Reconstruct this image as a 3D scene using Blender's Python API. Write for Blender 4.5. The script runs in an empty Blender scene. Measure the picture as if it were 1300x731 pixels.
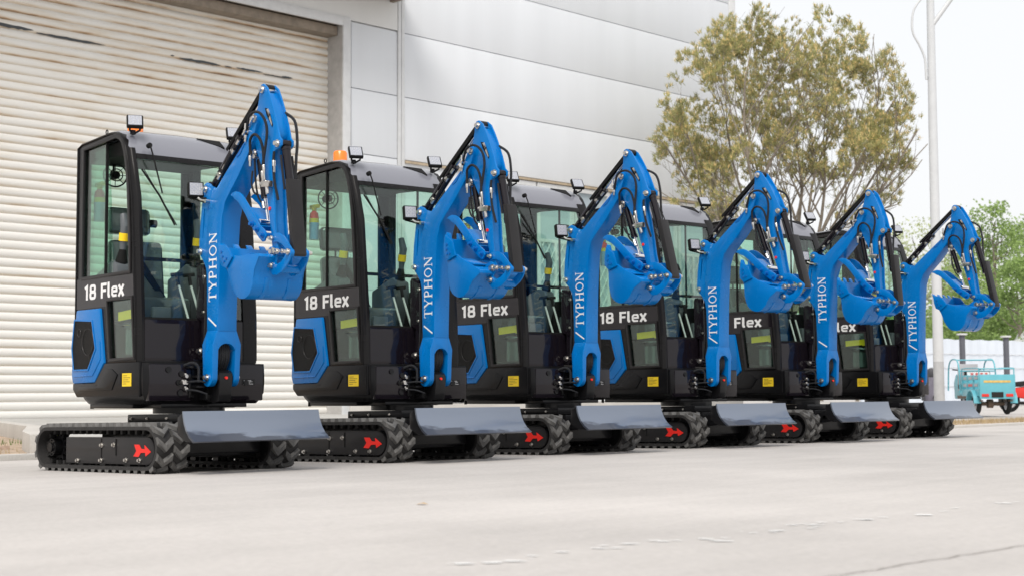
import bpy, bmesh, math, random
from mathutils import Vector, Matrix
random.seed(7)
SC = bpy.context.scene
COL = SC.collection
R = math.radians

# ------------------------------------------------------------------ materials
def nm(name):
    m = bpy.data.materials.new(name); m.use_nodes = True
    nt = m.node_tree; b = nt.nodes.get('Principled BSDF')
    return m, nt, b
def N(nt, t, **k):
    n = nt.nodes.new(t)
    for a, v in k.items():
        if a == 'i':
            for kk, vv in v.items(): n.inputs[kk].default_value = vv
        else: setattr(n, a, v)
    return n
def lk(nt, a, b): nt.links.new(a, b)
def mat(name, col, rough=.5, metal=0, coat=0, var=.0, vscale=6, bump=0, bscale=60, rvar=0):
    m, nt, b = nm(name)
    b.inputs['Base Color'].default_value = (*col, 1)
    b.inputs['Roughness'].default_value = rough
    b.inputs['Metallic'].default_value = metal
    b.inputs['Coat Weight'].default_value = coat
    b.inputs['Coat Roughness'].default_value = .06
    if max(col) < .04 and not metal: b.inputs['Specular IOR Level'].default_value = .15
    if name.startswith('blue paint'): b.inputs['Specular IOR Level'].default_value = .24
    if var or bump or rvar:
        tc = N(nt, 'ShaderNodeTexCoord')
    if var or rvar:
        no = N(nt, 'ShaderNodeTexNoise', i={'Scale': vscale, 'Detail': 6, 'Roughness': .6})
        lk(nt, tc.outputs['Object'], no.inputs['Vector'])
    if var:
        mr = N(nt, 'ShaderNodeMapRange', i={'From Min': .3, 'From Max': .7, 'To Min': 1 - var, 'To Max': 1 + var})
        lk(nt, no.outputs['Fac'], mr.inputs['Value'])
        hs = N(nt, 'ShaderNodeHueSaturation', i={'Color': (*col, 1)})
        lk(nt, mr.outputs[0], hs.inputs['Value']); lk(nt, hs.outputs[0], b.inputs['Base Color'])
    if rvar:
        mr = N(nt, 'ShaderNodeMapRange', i={'From Min': .35, 'From Max': .65, 'To Min': max(0, rough - rvar), 'To Max': rough + rvar})
        lk(nt, no.outputs['Fac'], mr.inputs['Value']); lk(nt, mr.outputs[0], b.inputs['Roughness'])
    if bump:
        n2 = N(nt, 'ShaderNodeTexNoise', i={'Scale': bscale, 'Detail': 4})
        lk(nt, tc.outputs['Object'], n2.inputs['Vector'])
        bp = N(nt, 'ShaderNodeBump', i={'Strength': bump, 'Distance': .01})
        lk(nt, n2.outputs['Fac'], bp.inputs['Height']); lk(nt, bp.outputs[0], b.inputs['Normal'])
    return m
M = {}
M['blue'] = mat('blue paint', (.0, .158, .49), .25, coat=.15, var=.06, vscale=3, rvar=.08, bump=.03, bscale=25)
M['bluedark'] = mat('blue paint plate', (.003, .12, .42), .4, coat=.2)
M['gloss'] = mat('black gloss paint', (.008, .006, .009), .14, coat=.45, rvar=.05, vscale=5)
M['frame'] = mat('dark grey frame', (.0095, .009, .0095), .24, coat=.05, var=.06, rvar=.06)
M['roof'] = mat('grey roof shell', (.19, .195, .225), .25, coat=.6, bump=.02, bscale=8)
M['skirt'] = mat('dark skirt plastic', (.0075, .0075, .0085), .26, coat=.03, var=.08, bump=.04, bscale=200)
M['black'] = mat('black steel', (.008, .008, .009), .36, coat=.2, var=.1)
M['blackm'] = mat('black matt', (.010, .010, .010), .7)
M['rubber'] = mat('track rubber', (.035, .034, .034), .5, var=.3, vscale=9, bump=.25, bscale=70, rvar=.12)
M['hose'] = mat('hose rubber', (.022, .023, .026), .45, bump=.6, bscale=350)
M['chrome'] = mat('zinc steel', (.62, .60, .57), .28, metal=1, var=.12, vscale=60)
M['rod'] = mat('polished rod', (.8, .8, .8), .08, metal=1)
M['white'] = mat('white decal', (.82, .82, .82), .45)
M['yellow'] = mat('yellow sticker', (.86, .60, .01), .5, var=.05)
M['vent'] = mat('black vent mesh', (.004, .004, .004), .45, bump=1, bscale=260)
M['lug'] = mat('dusty lug rubber', (.10, .098, .095), .6, var=.35, vscale=12, bump=.2, bscale=60)
M['lime'] = mat('yellow green tag', (1, .66, .01), .6)
M['red'] = mat('red decal', (.80, .018, .010), .5)
M['orange'] = mat('orange lens', (.95, .22, .01), .25, coat=.5)
M['lamp'] = mat('work light lens', (.36, .38, .44), .10, coat=1, bump=.5, bscale=90)
M['seat'] = mat('plastic wrapped seat', (.07, .08, .082), .16, coat=.9, bump=1.0, bscale=14)
M['grey'] = mat('grey console plastic', (.10, .11, .12), .45)
M['skyblue'] = mat('label blue', (.16, .38, .62), .5)
M['guard'] = mat('charcoal guard', (.022, .021, .022), .4, coat=.1, var=.08)

def blade_mat():
    m, nt, b = nm('blade grey paint')
    tc = N(nt, 'ShaderNodeTexCoord'); mp = N(nt, 'ShaderNodeMapping', i={'Scale': (1, 1.5, 9), 'Location': (0, .7, .3)})
    lk(nt, tc.outputs['Object'], mp.inputs[0])
    no = N(nt, 'ShaderNodeTexNoise', i={'Scale': 1.0, 'Detail': 5, 'Roughness': .55}); lk(nt, mp.outputs[0], no.inputs['Vector'])
    sx = N(nt, 'ShaderNodeSeparateXYZ'); lk(nt, tc.outputs['Object'], sx.inputs[0])
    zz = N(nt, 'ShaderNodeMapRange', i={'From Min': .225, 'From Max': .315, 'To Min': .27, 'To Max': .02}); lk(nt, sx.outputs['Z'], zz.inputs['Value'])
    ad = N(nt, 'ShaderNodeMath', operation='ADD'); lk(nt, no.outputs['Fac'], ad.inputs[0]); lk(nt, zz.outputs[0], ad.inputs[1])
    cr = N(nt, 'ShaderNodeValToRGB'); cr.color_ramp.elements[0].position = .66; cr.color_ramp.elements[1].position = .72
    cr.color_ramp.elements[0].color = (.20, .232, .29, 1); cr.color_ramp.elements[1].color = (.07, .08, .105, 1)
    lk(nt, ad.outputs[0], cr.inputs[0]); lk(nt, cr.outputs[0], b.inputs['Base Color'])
    b.inputs['Metallic'].default_value = .55; b.inputs['Roughness'].default_value = .36; b.inputs['Coat Weight'].default_value = .3
    return m
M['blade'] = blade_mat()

def glass_mat(name, tint, refl=1.0):
    m = bpy.data.materials.new(name); m.use_nodes = True; nt = m.node_tree
    nt.nodes.clear(); o = N(nt, 'ShaderNodeOutputMaterial')
    t = N(nt, 'ShaderNodeBsdfTransparent', i={'Color': (*tint, 1)})
    g = N(nt, 'ShaderNodeBsdfGlossy', i={'Roughness': .02, 'Color': (1, 1, 1, 1)})
    f = N(nt, 'ShaderNodeLayerWeight', i={'Blend': .5})
    pw = N(nt, 'ShaderNodeMath', operation='POWER', i={1: 4.5}); lk(nt, f.outputs['Facing'], pw.inputs[0])
    mx = N(nt, 'ShaderNodeMixShader')
    mu = N(nt, 'ShaderNodeMath', operation='MULTIPLY_ADD', i={1: .9 * refl, 2: .045 * refl}); lk(nt, pw.outputs[0], mu.inputs[0])
    lk(nt, mu.outputs[0], mx.inputs[0]); lk(nt, t.outputs[0], mx.inputs[1]); lk(nt, g.outputs[0], mx.inputs[2])
    lk(nt, mx.outputs[0], o.inputs[0]); return m
M['glass'] = glass_mat('green tinted cab glass', (.78, .91, .85))
M['glasslight'] = glass_mat('light screen glass', (.90, .96, .93))

# ------------------------------------------------------------------ mesh builder
YAW_B, YAW_U = R(5.0), R(2.5)
def rotfn(a):
    ca, sa = math.cos(a), math.sin(a)
    def f(p):
        x, y, z = p; dx = x + .45
        return Vector((-.45 + dx * ca + y * sa, -dx * sa + y * ca, z))
    return f
ROT = {None: lambda p: Vector(p), 'body': rotfn(YAW_B), 'boom': rotfn(YAW_U)}

NOSPLIT = {'tread', 'lettering', 'plate_print', 'fine_print', 'track', 'crown', 'yellow_shoots', 'trunk', 'dry_grass', 'weeds', 'dry_verge_grass', 'rubble', 'paint_specks', 'undergrowth', 'sign_marks', 'roller_shutter', 'led_reflector', 'fallen_leaf', 'guide_teeth'}
class MB:
    def __init__(s): s.v = []; s.f = []; s.ch = []
    def add(s, vs, fs):
        o = len(s.v); s.ch.append((len(s.v), len(s.f))); s.v += [tuple(v) for v in vs]; s.f += [tuple(i + o for i in f) for f in fs]; return s
    def box(s, c, d, rot=None):
        vs = []
        for i in (-1, 1):
            for j in (-1, 1):
                for k in (-1, 1):
                    p = Vector((i * d[0] / 2, j * d[1] / 2, k * d[2] / 2))
                    if rot is not None: p = rot @ p
                    vs.append(p + Vector(c))
        return s.add(vs, [(0, 1, 3, 2), (4, 6, 7, 5), (0, 4, 5, 1), (2, 3, 7, 6), (0, 2, 6, 4), (1, 5, 7, 3)])
    def bb(s, x0, x1, y0, y1, z0, z1):
        return s.box(((x0 + x1) / 2, (y0 + y1) / 2, (z0 + z1) / 2), (abs(x1 - x0), abs(y1 - y0), abs(z1 - z0)))
    def prism(s, prof, y0, y1):          # profile in x-z, extruded along y
        n = len(prof)
        vs = [(p[0], y0, p[1]) for p in prof] + [(p[0], y1, p[1]) for p in prof]
        fs = [tuple(range(n)), tuple(range(2 * n - 1, n - 1, -1))]
        fs += [(i, i + n, (i + 1) % n + n, (i + 1) % n) for i in range(n)]
        return s.add(vs, fs)
    def prismz(s, prof, z0, z1):         # profile in x-y
        n = len(prof)
        vs = [(p[0], p[1], z0) for p in prof] + [(p[0], p[1], z1) for p in prof]
        fs = [tuple(range(n)), tuple(range(2 * n - 1, n - 1, -1))]
        fs += [(i, i + n, (i + 1) % n + n, (i + 1) % n) for i in range(n)]
        return s.add(vs, fs)
    def prismx(s, prof, x0, x1):         # profile in y-z
        n = len(prof)
        vs = [(x0, p[0], p[1]) for p in prof] + [(x1, p[0], p[1]) for p in prof]
        fs = [tuple(range(n)), tuple(range(2 * n - 1, n - 1, -1))]
        fs += [(i, i + n, (i + 1) % n + n, (i + 1) % n) for i in range(n)]
        return s.add(vs, fs)
    def tube(s, pts, r, n=10, caps=True):
        pts = [Vector(p) for p in pts]; m = len(pts)
        rs = r if isinstance(r, (list, tuple)) else [r] * m
        up = Vector((0, 0, 1)); prev = None; vs = []
        for i, p in enumerate(pts):
            t = (pts[min(i + 1, m - 1)] - pts[max(i - 1, 0)]).normalized()
            if prev is None:
                a = t.cross(up)
                if a.length < 1e-3: a = t.cross(Vector((1, 0, 0)))
                a.normalize()
            else:
                a = (prev - t * prev.dot(t)).normalized()
            prev = a; b = t.cross(a)
            for k in range(n):
                q = 2 * math.pi * k / n
                vs.append(p + (a * math.cos(q) + b * math.sin(q)) * rs[i])
        fs = []
        for i in range(m - 1):
            for k in range(n):
                fs.append((i * n + k, i * n + (k + 1) % n, (i + 1) * n + (k + 1) % n, (i + 1) * n + k))
        if caps: fs += [tuple(range(n - 1, -1, -1)), tuple(range((m - 1) * n, m * n))]
        return s.add(vs, fs)
    def cyl(s, a, b, r, n=16, r2=None): return s.tube([a, b], [r, r if r2 is None else r2], n)
    def ring(s, c, axis, R0, r, n=24, k=8):
        ax = Vector(axis).normalized(); a = ax.orthogonal().normalized(); b = ax.cross(a); vs = []; fs = []
        for i in range(n):
            q = 2 * math.pi * i / n; d = a * math.cos(q) + b * math.sin(q)
            for j in range(k):
                w = 2 * math.pi * j / k; vs.append(Vector(c) + d * (R0 + r * math.cos(w)) + ax * r * math.sin(w))
        for i in range(n):
            for j in range(k):
                fs.append((i * k + j, ((i + 1) % n) * k + j, ((i + 1) % n) * k + (j + 1) % k, i * k + (j + 1) % k))
        return s.add(vs, fs)
    def plate(s, outer, holes, y0, y1, axis='y'):   # plate with holes; loops in (x,z) for axis y
        bm = bmesh.new(); loops = [outer] + holes
        for lp in loops:
            vv = [bm.verts.new((p[0], y0, p[1]) if axis == 'y' else (y0, p[0], p[1])) for p in lp]
            for i in range(len(vv)): bm.edges.new((vv[i], vv[(i + 1) % len(vv)]))
        bmesh.ops.triangle_fill(bm, use_beauty=True, use_dissolve=False, edges=bm.edges[:])
        r = bmesh.ops.extrude_face_region(bm, geom=bm.faces[:])
        d = Vector((0, y1 - y0, 0)) if axis == 'y' else Vector((y1 - y0, 0, 0))
        for g in r['geom']:
            if isinstance(g, bmesh.types.BMVert): g.co += d
        bmesh.ops.recalc_face_normals(bm, faces=bm.faces)
        bm.verts.index_update()
        s.add([v.co.copy() for v in bm.verts], [[v.index for v in f.verts] for f in bm.faces]); bm.free()
        return s
    def ribbon(s, pts, w, fn, d, closed=False):     # flat stroke with mitred joins; fn(gx,gy,depth)->point
        P = [Vector(p) for p in pts]; n = len(P); L = []; Rr = []
        for i in range(n):
            if closed: a, b = P[i - 1], P[(i + 1) % n]; c = P[i]; d1 = (c - a).normalized(); d2 = (b - c).normalized()
            else:
                c = P[i]; d1 = (c - P[i - 1]).normalized() if i else (P[1] - c).normalized()
                d2 = (P[i + 1] - c).normalized() if i < n - 1 else d1
            n1 = Vector((-d1.y, d1.x)); n2 = Vector((-d2.y, d2.x)); nn = (n1 + n2)
            nn = nn.normalized() if nn.length > 1e-6 else n1
            k = w / 2 / max(.35, nn.dot(n1)); L.append(c + nn * k); Rr.append(c - nn * k)
        vs = [fn(p.x, p.y, 0) for p in L] + [fn(p.x, p.y, 0) for p in Rr] + [fn(p.x, p.y, d) for p in L] + [fn(p.x, p.y, d) for p in Rr]
        fs = []
        for i in range(n if closed else n - 1):
            j = (i + 1) % n
            fs += [(2 * n + i, 2 * n + j, 3 * n + j, 3 * n + i), (i, j, 2 * n + j, 2 * n + i), (n + i, 3 * n + i, 3 * n + j, n + j)]
        if not closed: fs += [(0, 2 * n, 3 * n, n), (n - 1, 2 * n - 1, 4 * n - 1, 3 * n - 1)]
        return s.add(vs, fs)
    def pieces(s):
        # chunks whose boxes touch belong together; far apart ones become objects of their own
        if len(s.ch) < 2 or len(s.ch) > 400: return [s]
        ch = s.ch + [(len(s.v), len(s.f))]; bx = []
        for (a, fa), (b, fb) in zip(ch, ch[1:]):
            vv = s.v[a:b]; bx.append([(min(v[k] for v in vv) - .004, max(v[k] for v in vv) + .004) for k in range(3)])
        n = len(bx); par = list(range(n))
        def fd(i):
            while par[i] != i: par[i] = par[par[i]]; i = par[i]
            return i
        for i in range(n):
            for j in range(i + 1, n):
                if all(bx[i][k][0] <= bx[j][k][1] and bx[j][k][0] <= bx[i][k][1] for k in range(3)): par[fd(i)] = fd(j)
        g = {}
        for i in range(n): g.setdefault(fd(i), []).append(i)
        out = []
        for mem in g.values():
            q = MB()
            for i in mem:
                (a, fa), (b, fb) = ch[i], ch[i + 1]; q.add(s.v[a:b], [tuple(t - a for t in f) for f in s.f[fa:fb]])
            out.append(q)
        return out
    def build(s, name, material, parent=None, frame=None, bevel=0, smooth=True, seg=2, shear=None, split=True):
        if split and name not in NOSPLIT:
            ps = s.pieces()
            if len(ps) > 1:
                os_ = [p.build(name, material, parent, frame, bevel, smooth, seg, shear, False) for p in ps]
                return os_[0]
        f = ROT[frame]; vs = []
        for v in s.v:
            p = f(v)
            if shear: p = shear(p)
            vs.append(p)
        me = bpy.data.meshes.new(name); me.from_pydata(vs, [], s.f)
        bm = bmesh.new(); bm.from_mesh(me)
        bmesh.ops.recalc_face_normals(bm, faces=bm.faces)
        if bevel:
            es = [e for e in bm.edges if len(e.link_faces) == 2 and e.calc_face_angle(0) > R(38)]
            bmesh.ops.bevel(bm, geom=es, offset=bevel, segments=seg, affect='EDGES', profile=.6, clamp_overlap=True)
        for fc in bm.faces: fc.smooth = smooth
        if smooth:
            for e in bm.edges:
                if len(e.link_faces) == 2 and e.calc_face_angle(0) > R(34): e.smooth = False
        bm.to_mesh(me); bm.free()
        me.materials.append(material if not isinstance(material, str) else M[material])
        o = bpy.data.objects.new(name, me); COL.objects.link(o)
        if parent: o.parent = parent
        return o

def empty(name, loc=(0, 0, 0), rz=0):
    o = bpy.data.objects.new(name, None); COL.objects.link(o); o.location = loc; o.rotation_euler.z = rz; o.empty_display_size = .2; return o
def tag(o, label=None, cat=None, group=None, kind=None):
    if label: o['label'] = label
    if cat: o['category'] = cat
    if group: o['group'] = group
    if kind: o['kind'] = kind
    return o
def smooth_path(pts, k=6):
    P = [Vector(p) for p in pts]; out = []
    for i in range(len(P) - 1):
        p0 = P[max(i - 1, 0)]; p1 = P[i]; p2 = P[i + 1]; p3 = P[min(i + 2, len(P) - 1)]
        for j in range(k):
            t = j / k
            out.append(.5 * ((2 * p1) + (p2 - p0) * t + (2 * p0 - 5 * p1 + 4 * p2 - p3) * t * t + (3 * p1 - p0 - 3 * p2 + p3) * t ** 3))
    out.append(P[-1]); return out

# ------------------------------------------------------------------ lettering
def arc(cx, cy, rx, ry, a0, a1, n=10): return [(cx + rx * math.cos(R(a0 + (a1 - a0) * i / n)), cy + ry * math.sin(R(a0 + (a1 - a0) * i / n))) for i in range(n + 1)]
def rrect(x0, y0, x1, y1, r):
    return arc(x1 - r, y1 - r, r, r, 0, 90, 4) + arc(x0 + r, y1 - r, r, r, 90, 180, 4) + arc(x0 + r, y0 + r, r, r, 180, 270, 4) + arc(x1 - r, y0 + r, r, r, 270, 360, 4)
# glyph: (advance, [(points, width, closed)])
TK, TN, SB = .15, .06, .05
def serif(x, y, w=.30): return ([(x - w / 2, y), (x + w / 2, y)], SB, False)
SER = {
 'T': (.92, [([(.44, .02), (.44, .95)], TK, False), ([(.05, .97), (.83, .97)], SB, False), ([(.06, .97), (.06, .78)], SB * .9, False), ([(.82, .97), (.82, .78)], SB * .9, False), serif(.44, .025, .36)]),
 'Y': (.92, [([(.10, .97), (.45, .45)], TK, False), ([(.80, .97), (.45, .45)], TN, False), ([(.45, .48), (.45, .02)], TK, False), serif(.12, .975), serif(.78, .975, .26), serif(.45, .025, .34)]),
 'P': (.80, [([(.18, .02), (.18, .98)], TK, False), ([(.18, .96)] + arc(.42, .72, .20, .24, 90, -90, 10) + [(.18, .48)], .09, False), ([(.61, .84), (.63, .72), (.61, .60)], .10, False), serif(.18, .025, .34), serif(.12, .975, .2)]),
 'H': (1.02, [([(.18, .02), (.18, .98)], TK, False), ([(.80, .02), (.80, .98)], TK, False), ([(.18, .5), (.80, .5)], TN, False), serif(.18, .025, .34), serif(.18, .975, .34), serif(.80, .025, .34), serif(.80, .975, .34)]),
 'O': (1.04, [(arc(.50, .5, .37, .45, 0, 360, 28)[:-1], .085, True), (arc(.50, .5, .40, .36, 140, 220, 8), .10, False), (arc(.50, .5, .40, .36, -40, 40, 8), .10, False)]),
 'N': (1.0, [([(.17, .02), (.17, .98)], TN, False), ([(.80, .02), (.80, .98)], TN, False), ([(.15, .98), (.80, .04)], TK, False), serif(.17, .025, .28), serif(.12, .975, .26), serif(.80, .975, .28)]),
}
W = .19
FLX = {
 '1': (.50, [([(.08, .78), (.30, .90), (.30, 0)], W, False)]),
 '8': (.74, [(rrect(.12, .09, .60, .49, .12), W, True), (rrect(.14, .52, .58, .91, .12), W * .95, True)]),
 ' ': (.34, []),
 'F': (.62, [([(.12, 0), (.12, .905), (.60, .905)], W, False), ([(.12, .50), (.54, .50)], W, False)]),
 'l': (.34, [([(.13, 1.02), (.13, .20), (.17, .10), (.28, .09)], W, False)]),
 'e': (.66, [([(.13, .37), (.55, .37), (.55, .54), (.49, .64), (.22, .64), (.12, .55), (.12, .20), (.21, .09), (.56, .09)], W * .85, False)]),
 'x': (.60, [([(.06, .73), (.52, 0)], W * .95, False), ([(.52, .73), (.06, 0)], W * .95, False)]),
}
def lettering(mb, font, text, fn, depth, gap=0.0):
    x = 0; i = 0
    for ch in text:
        adv, st = font[ch]
        for pts, w, cl in st:
            i += 1
            mb.ribbon([(x + p[0], p[1]) for p in pts], w, fn, depth + (i % 7) * .00022, cl)
        x += adv + gap
    return x
def textwidth(font, text, gap=0): return sum((font[c][0] + gap) if c != ' ' else font[c][0] + gap for c in text)

# ------------------------------------------------------------------ EXCAVATOR
def shear(p): return Vector((p[0], p[1], p[2] + .014 * (p[0] - .05)))
def bolt(mb, u, v, z, r=.014, h=.012, s=-1):       # pin head on a side face at v facing s
    mb.cyl((u, v, z), (u, v + s * h * .5, z), r * 1.25, 14); mb.cyl((u, v + s * h * .45, z), (u, v + s * h * 1.5, z), r * .8, 8)

def track(root, s):
    y0, y1 = s * .335, s * .57                      # inner, outer
    yc = (y0 + y1) / 2; A, B, zc = -1.39, -.03, .165
    def path(L, r):                                 # stadium of radius r at arc length L (mid radius .13)
        rm = .135; st = B - A; cir = math.pi * rm; T = 2 * st + 2 * cir; L %= T
        if L < st: return (A + L, zc + r), (0, 1)
        L -= st
        if L < cir:
            q = math.pi / 2 - L / rm; return (B + r * math.cos(q), zc + r * math.sin(q)), (math.cos(q), math.sin(q))
        L -= cir
        if L < st: return (B - L, zc - r), (0, -1)
        L -= st; q = -math.pi / 2 - L / rm
        return (A + r * math.cos(q), zc + r * math.sin(q)), (math.cos(q), math.sin(q))
    T = 2 * (B - A) + 2 * math.pi * .135
    belt = MB(); n = 120; vs = []
    for i in range(n):
        L = T * i / n
        for r, y in ((.146, y0), (.146, y1), (.122, y1), (.122, y0)):
            p, _ = path(L, r); vs.append((p[0], y, p[1]))
    fs = []
    for i in range(n):
        j = (i + 1) % n
        for k in range(4): fs.append((i * 4 + k, i * 4 + (k + 1) % 4, j * 4 + (k + 1) % 4, j * 4 + k))
    belt.add(vs, fs)
    lug = MB()
    # chevron lugs in two columns
    np_ = 38; pitch = T / np_
    for i in range(np_):
        for c in (0, 1):
            L0 = (i + c * .5) * pitch
            ya = y0 + (y1 - y0) * (.0 + .52 * c); yb = y0 + (y1 - y0) * (.48 + .52 * c); ym = (ya + yb) / 2
            w = pitch * .29
            def P(L, y, r): p, _ = path(L, r); return (p[0], y, p[1])
            for (u0, l0, u1, l1) in ((ya, -.022, ym, .022), (ym, .022, yb, -.022)):
                vs = [P(L0 + l0 - w, u0, .143), P(L0 + l0 + w, u0, .143), P(L0 + l1 + w, u1, .143), P(L0 + l1 - w, u1, .143),
                      P(L0 + l0 - w * .6, u0, .173), P(L0 + l0 + w * .6, u0, .173), P(L0 + l1 + w * .6, u1, .173), P(L0 + l1 - w * .6, u1, .173)]
                lug.add(vs, [(0, 1, 2, 3), (7, 6, 5, 4), (0, 4, 5, 1), (2, 6, 7, 3), (1, 5, 6, 2), (0, 3, 7, 4)])
    ih = belt
    for i in range(np_):
        for yy in (yc - .035, yc + .035):
            (px, pz), (nx, nz) = path(i * pitch, .108)
            ih.box((px, yy, pz), (.026, .03, .03), Matrix.Rotation(math.atan2(nx, nz), 3, 'Y'))
    t = belt.build('track', 'rubber', root, shear=shear, bevel=0)
    lug.build('tread', 'lug', t, shear=shear)
    tf = MB()                                       # side plate, track frame
    yo = s * .535; yi = s * .50
    prof = [(-1.155, .055), (-.06, .055)] + [(-.06 + .085 * math.cos(R(a)), .147 + .092 * math.sin(R(a))) for a in range(-70, 80, 20)] + [(-.06, .239), (-1.155, .239)]
    tf.prism(prof, yi, yo)
    tf.bb(-1.12, -.1, s * .37, s * .52, .07, .225)
    fr = tf.build('track_frame', 'guard', t, bevel=.004, shear=shear)
    d = MB(); d.bb(-.466, -.456, yo, yo + s * .004, .115, .228); d.bb(-.66, -.655, yo, yo + s * .003, .075, .23)
    d.build('slot', 'blackm', t, shear=shear)
    bl = MB()
    for (x, z) in ((-.646, .184), (-.484, .187), (-.977, .075), (-.655, .08), (-.324, .085), (-.15, .085)): bolt(bl, x, yo, z, .013, .014, s)
    bl.build('bolt', 'chrome', t, shear=shear)
    ro = MB()
    for x in (-.95, -.65, -.32): ro.cyl((x, s * .39, .06), (x, s * .53, .06), .036, 16)
    ro.build('roller', 'black', t, shear=shear)
    ro = MB(); ro.cyl((B, s * .40, zc), (B, s * .50, zc), .116, 28); ro.cyl((B, s * .5, zc), (B, s * .515, zc), .06, 20)
    ro.build('idler', 'black', t, shear=shear)
    sp = MB(); prof = []
    for i in range(13):
        a = 2 * math.pi * i / 13
        for da, r in ((-.13, .082), (-.06, .108), (.06, .108), (.13, .082)): prof.append((A + r * math.cos(a + da), zc + r * math.sin(a + da)))
    sp.prism(prof, s * .425, s * .465); sp.cyl((A, s * .465, zc), (A, s * .525, zc), .062, 22); sp.cyl((A, s * .525, zc), (A, s * .54, zc), .035, 18)
    for i in range(8):
        a = 2 * math.pi * i / 8; sp.cyl((A + .05 * math.cos(a), s * .52, zc + .05 * math.sin(a)), (A + .05 * math.cos(a), s * .533, zc + .05 * math.sin(a)), .007, 6)
    sp.build('sprocket', 'black', t, shear=shear)
    if s < 0:
        a = MB(); y = yo - .0025
        # arrow with feathered tail
        x0, x1, zm = -.222, -.012, .15
        a.prism([(x0, .190), (x0 + .062, .190), (x0 + .088, .163), (x0 + .135, .160), (x0 + .130, .187), (x1, zm - .008), (x0 + .145, .112), (x0 + .139, .137), (x0 + .085, .135), (x0 + .055, .108), (x0 - .008, .112), (x0 + .028, .148)], yo + .001, y - .001)
        a.build('arrow_decal', 'red', t, shear=shear)
    return t

def body_outline():
    pts = [(-.13, -.44), (-.16, -.47), (-.5, -.475), (-1.12, -.462)]
    for a in range(-75, 76, 15):
        pts.append((-1.12 - .20 * math.cos(R(a)), .46 * math.sin(R(a)) / math.sin(R(75))))
    pts += [(-1.12, .462), (-.5, .475), (-.16, .47), (-.13, .44)]
    return pts

def UF(z):                                          # cab front edge u as a function of height
    T = [(.70, -.25), (1.04, -.255), (1.40, -.285), (1.876, -.33), (2.074, -.385), (2.19, -.425), (2.262, -.45), (2.34, -.52)]
    for (a, b), (c, d) in zip(T, T[1:]):
        if z <= c: return b + (d - b) * (z - a) / (c - a)
    return T[-1][1]

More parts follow.
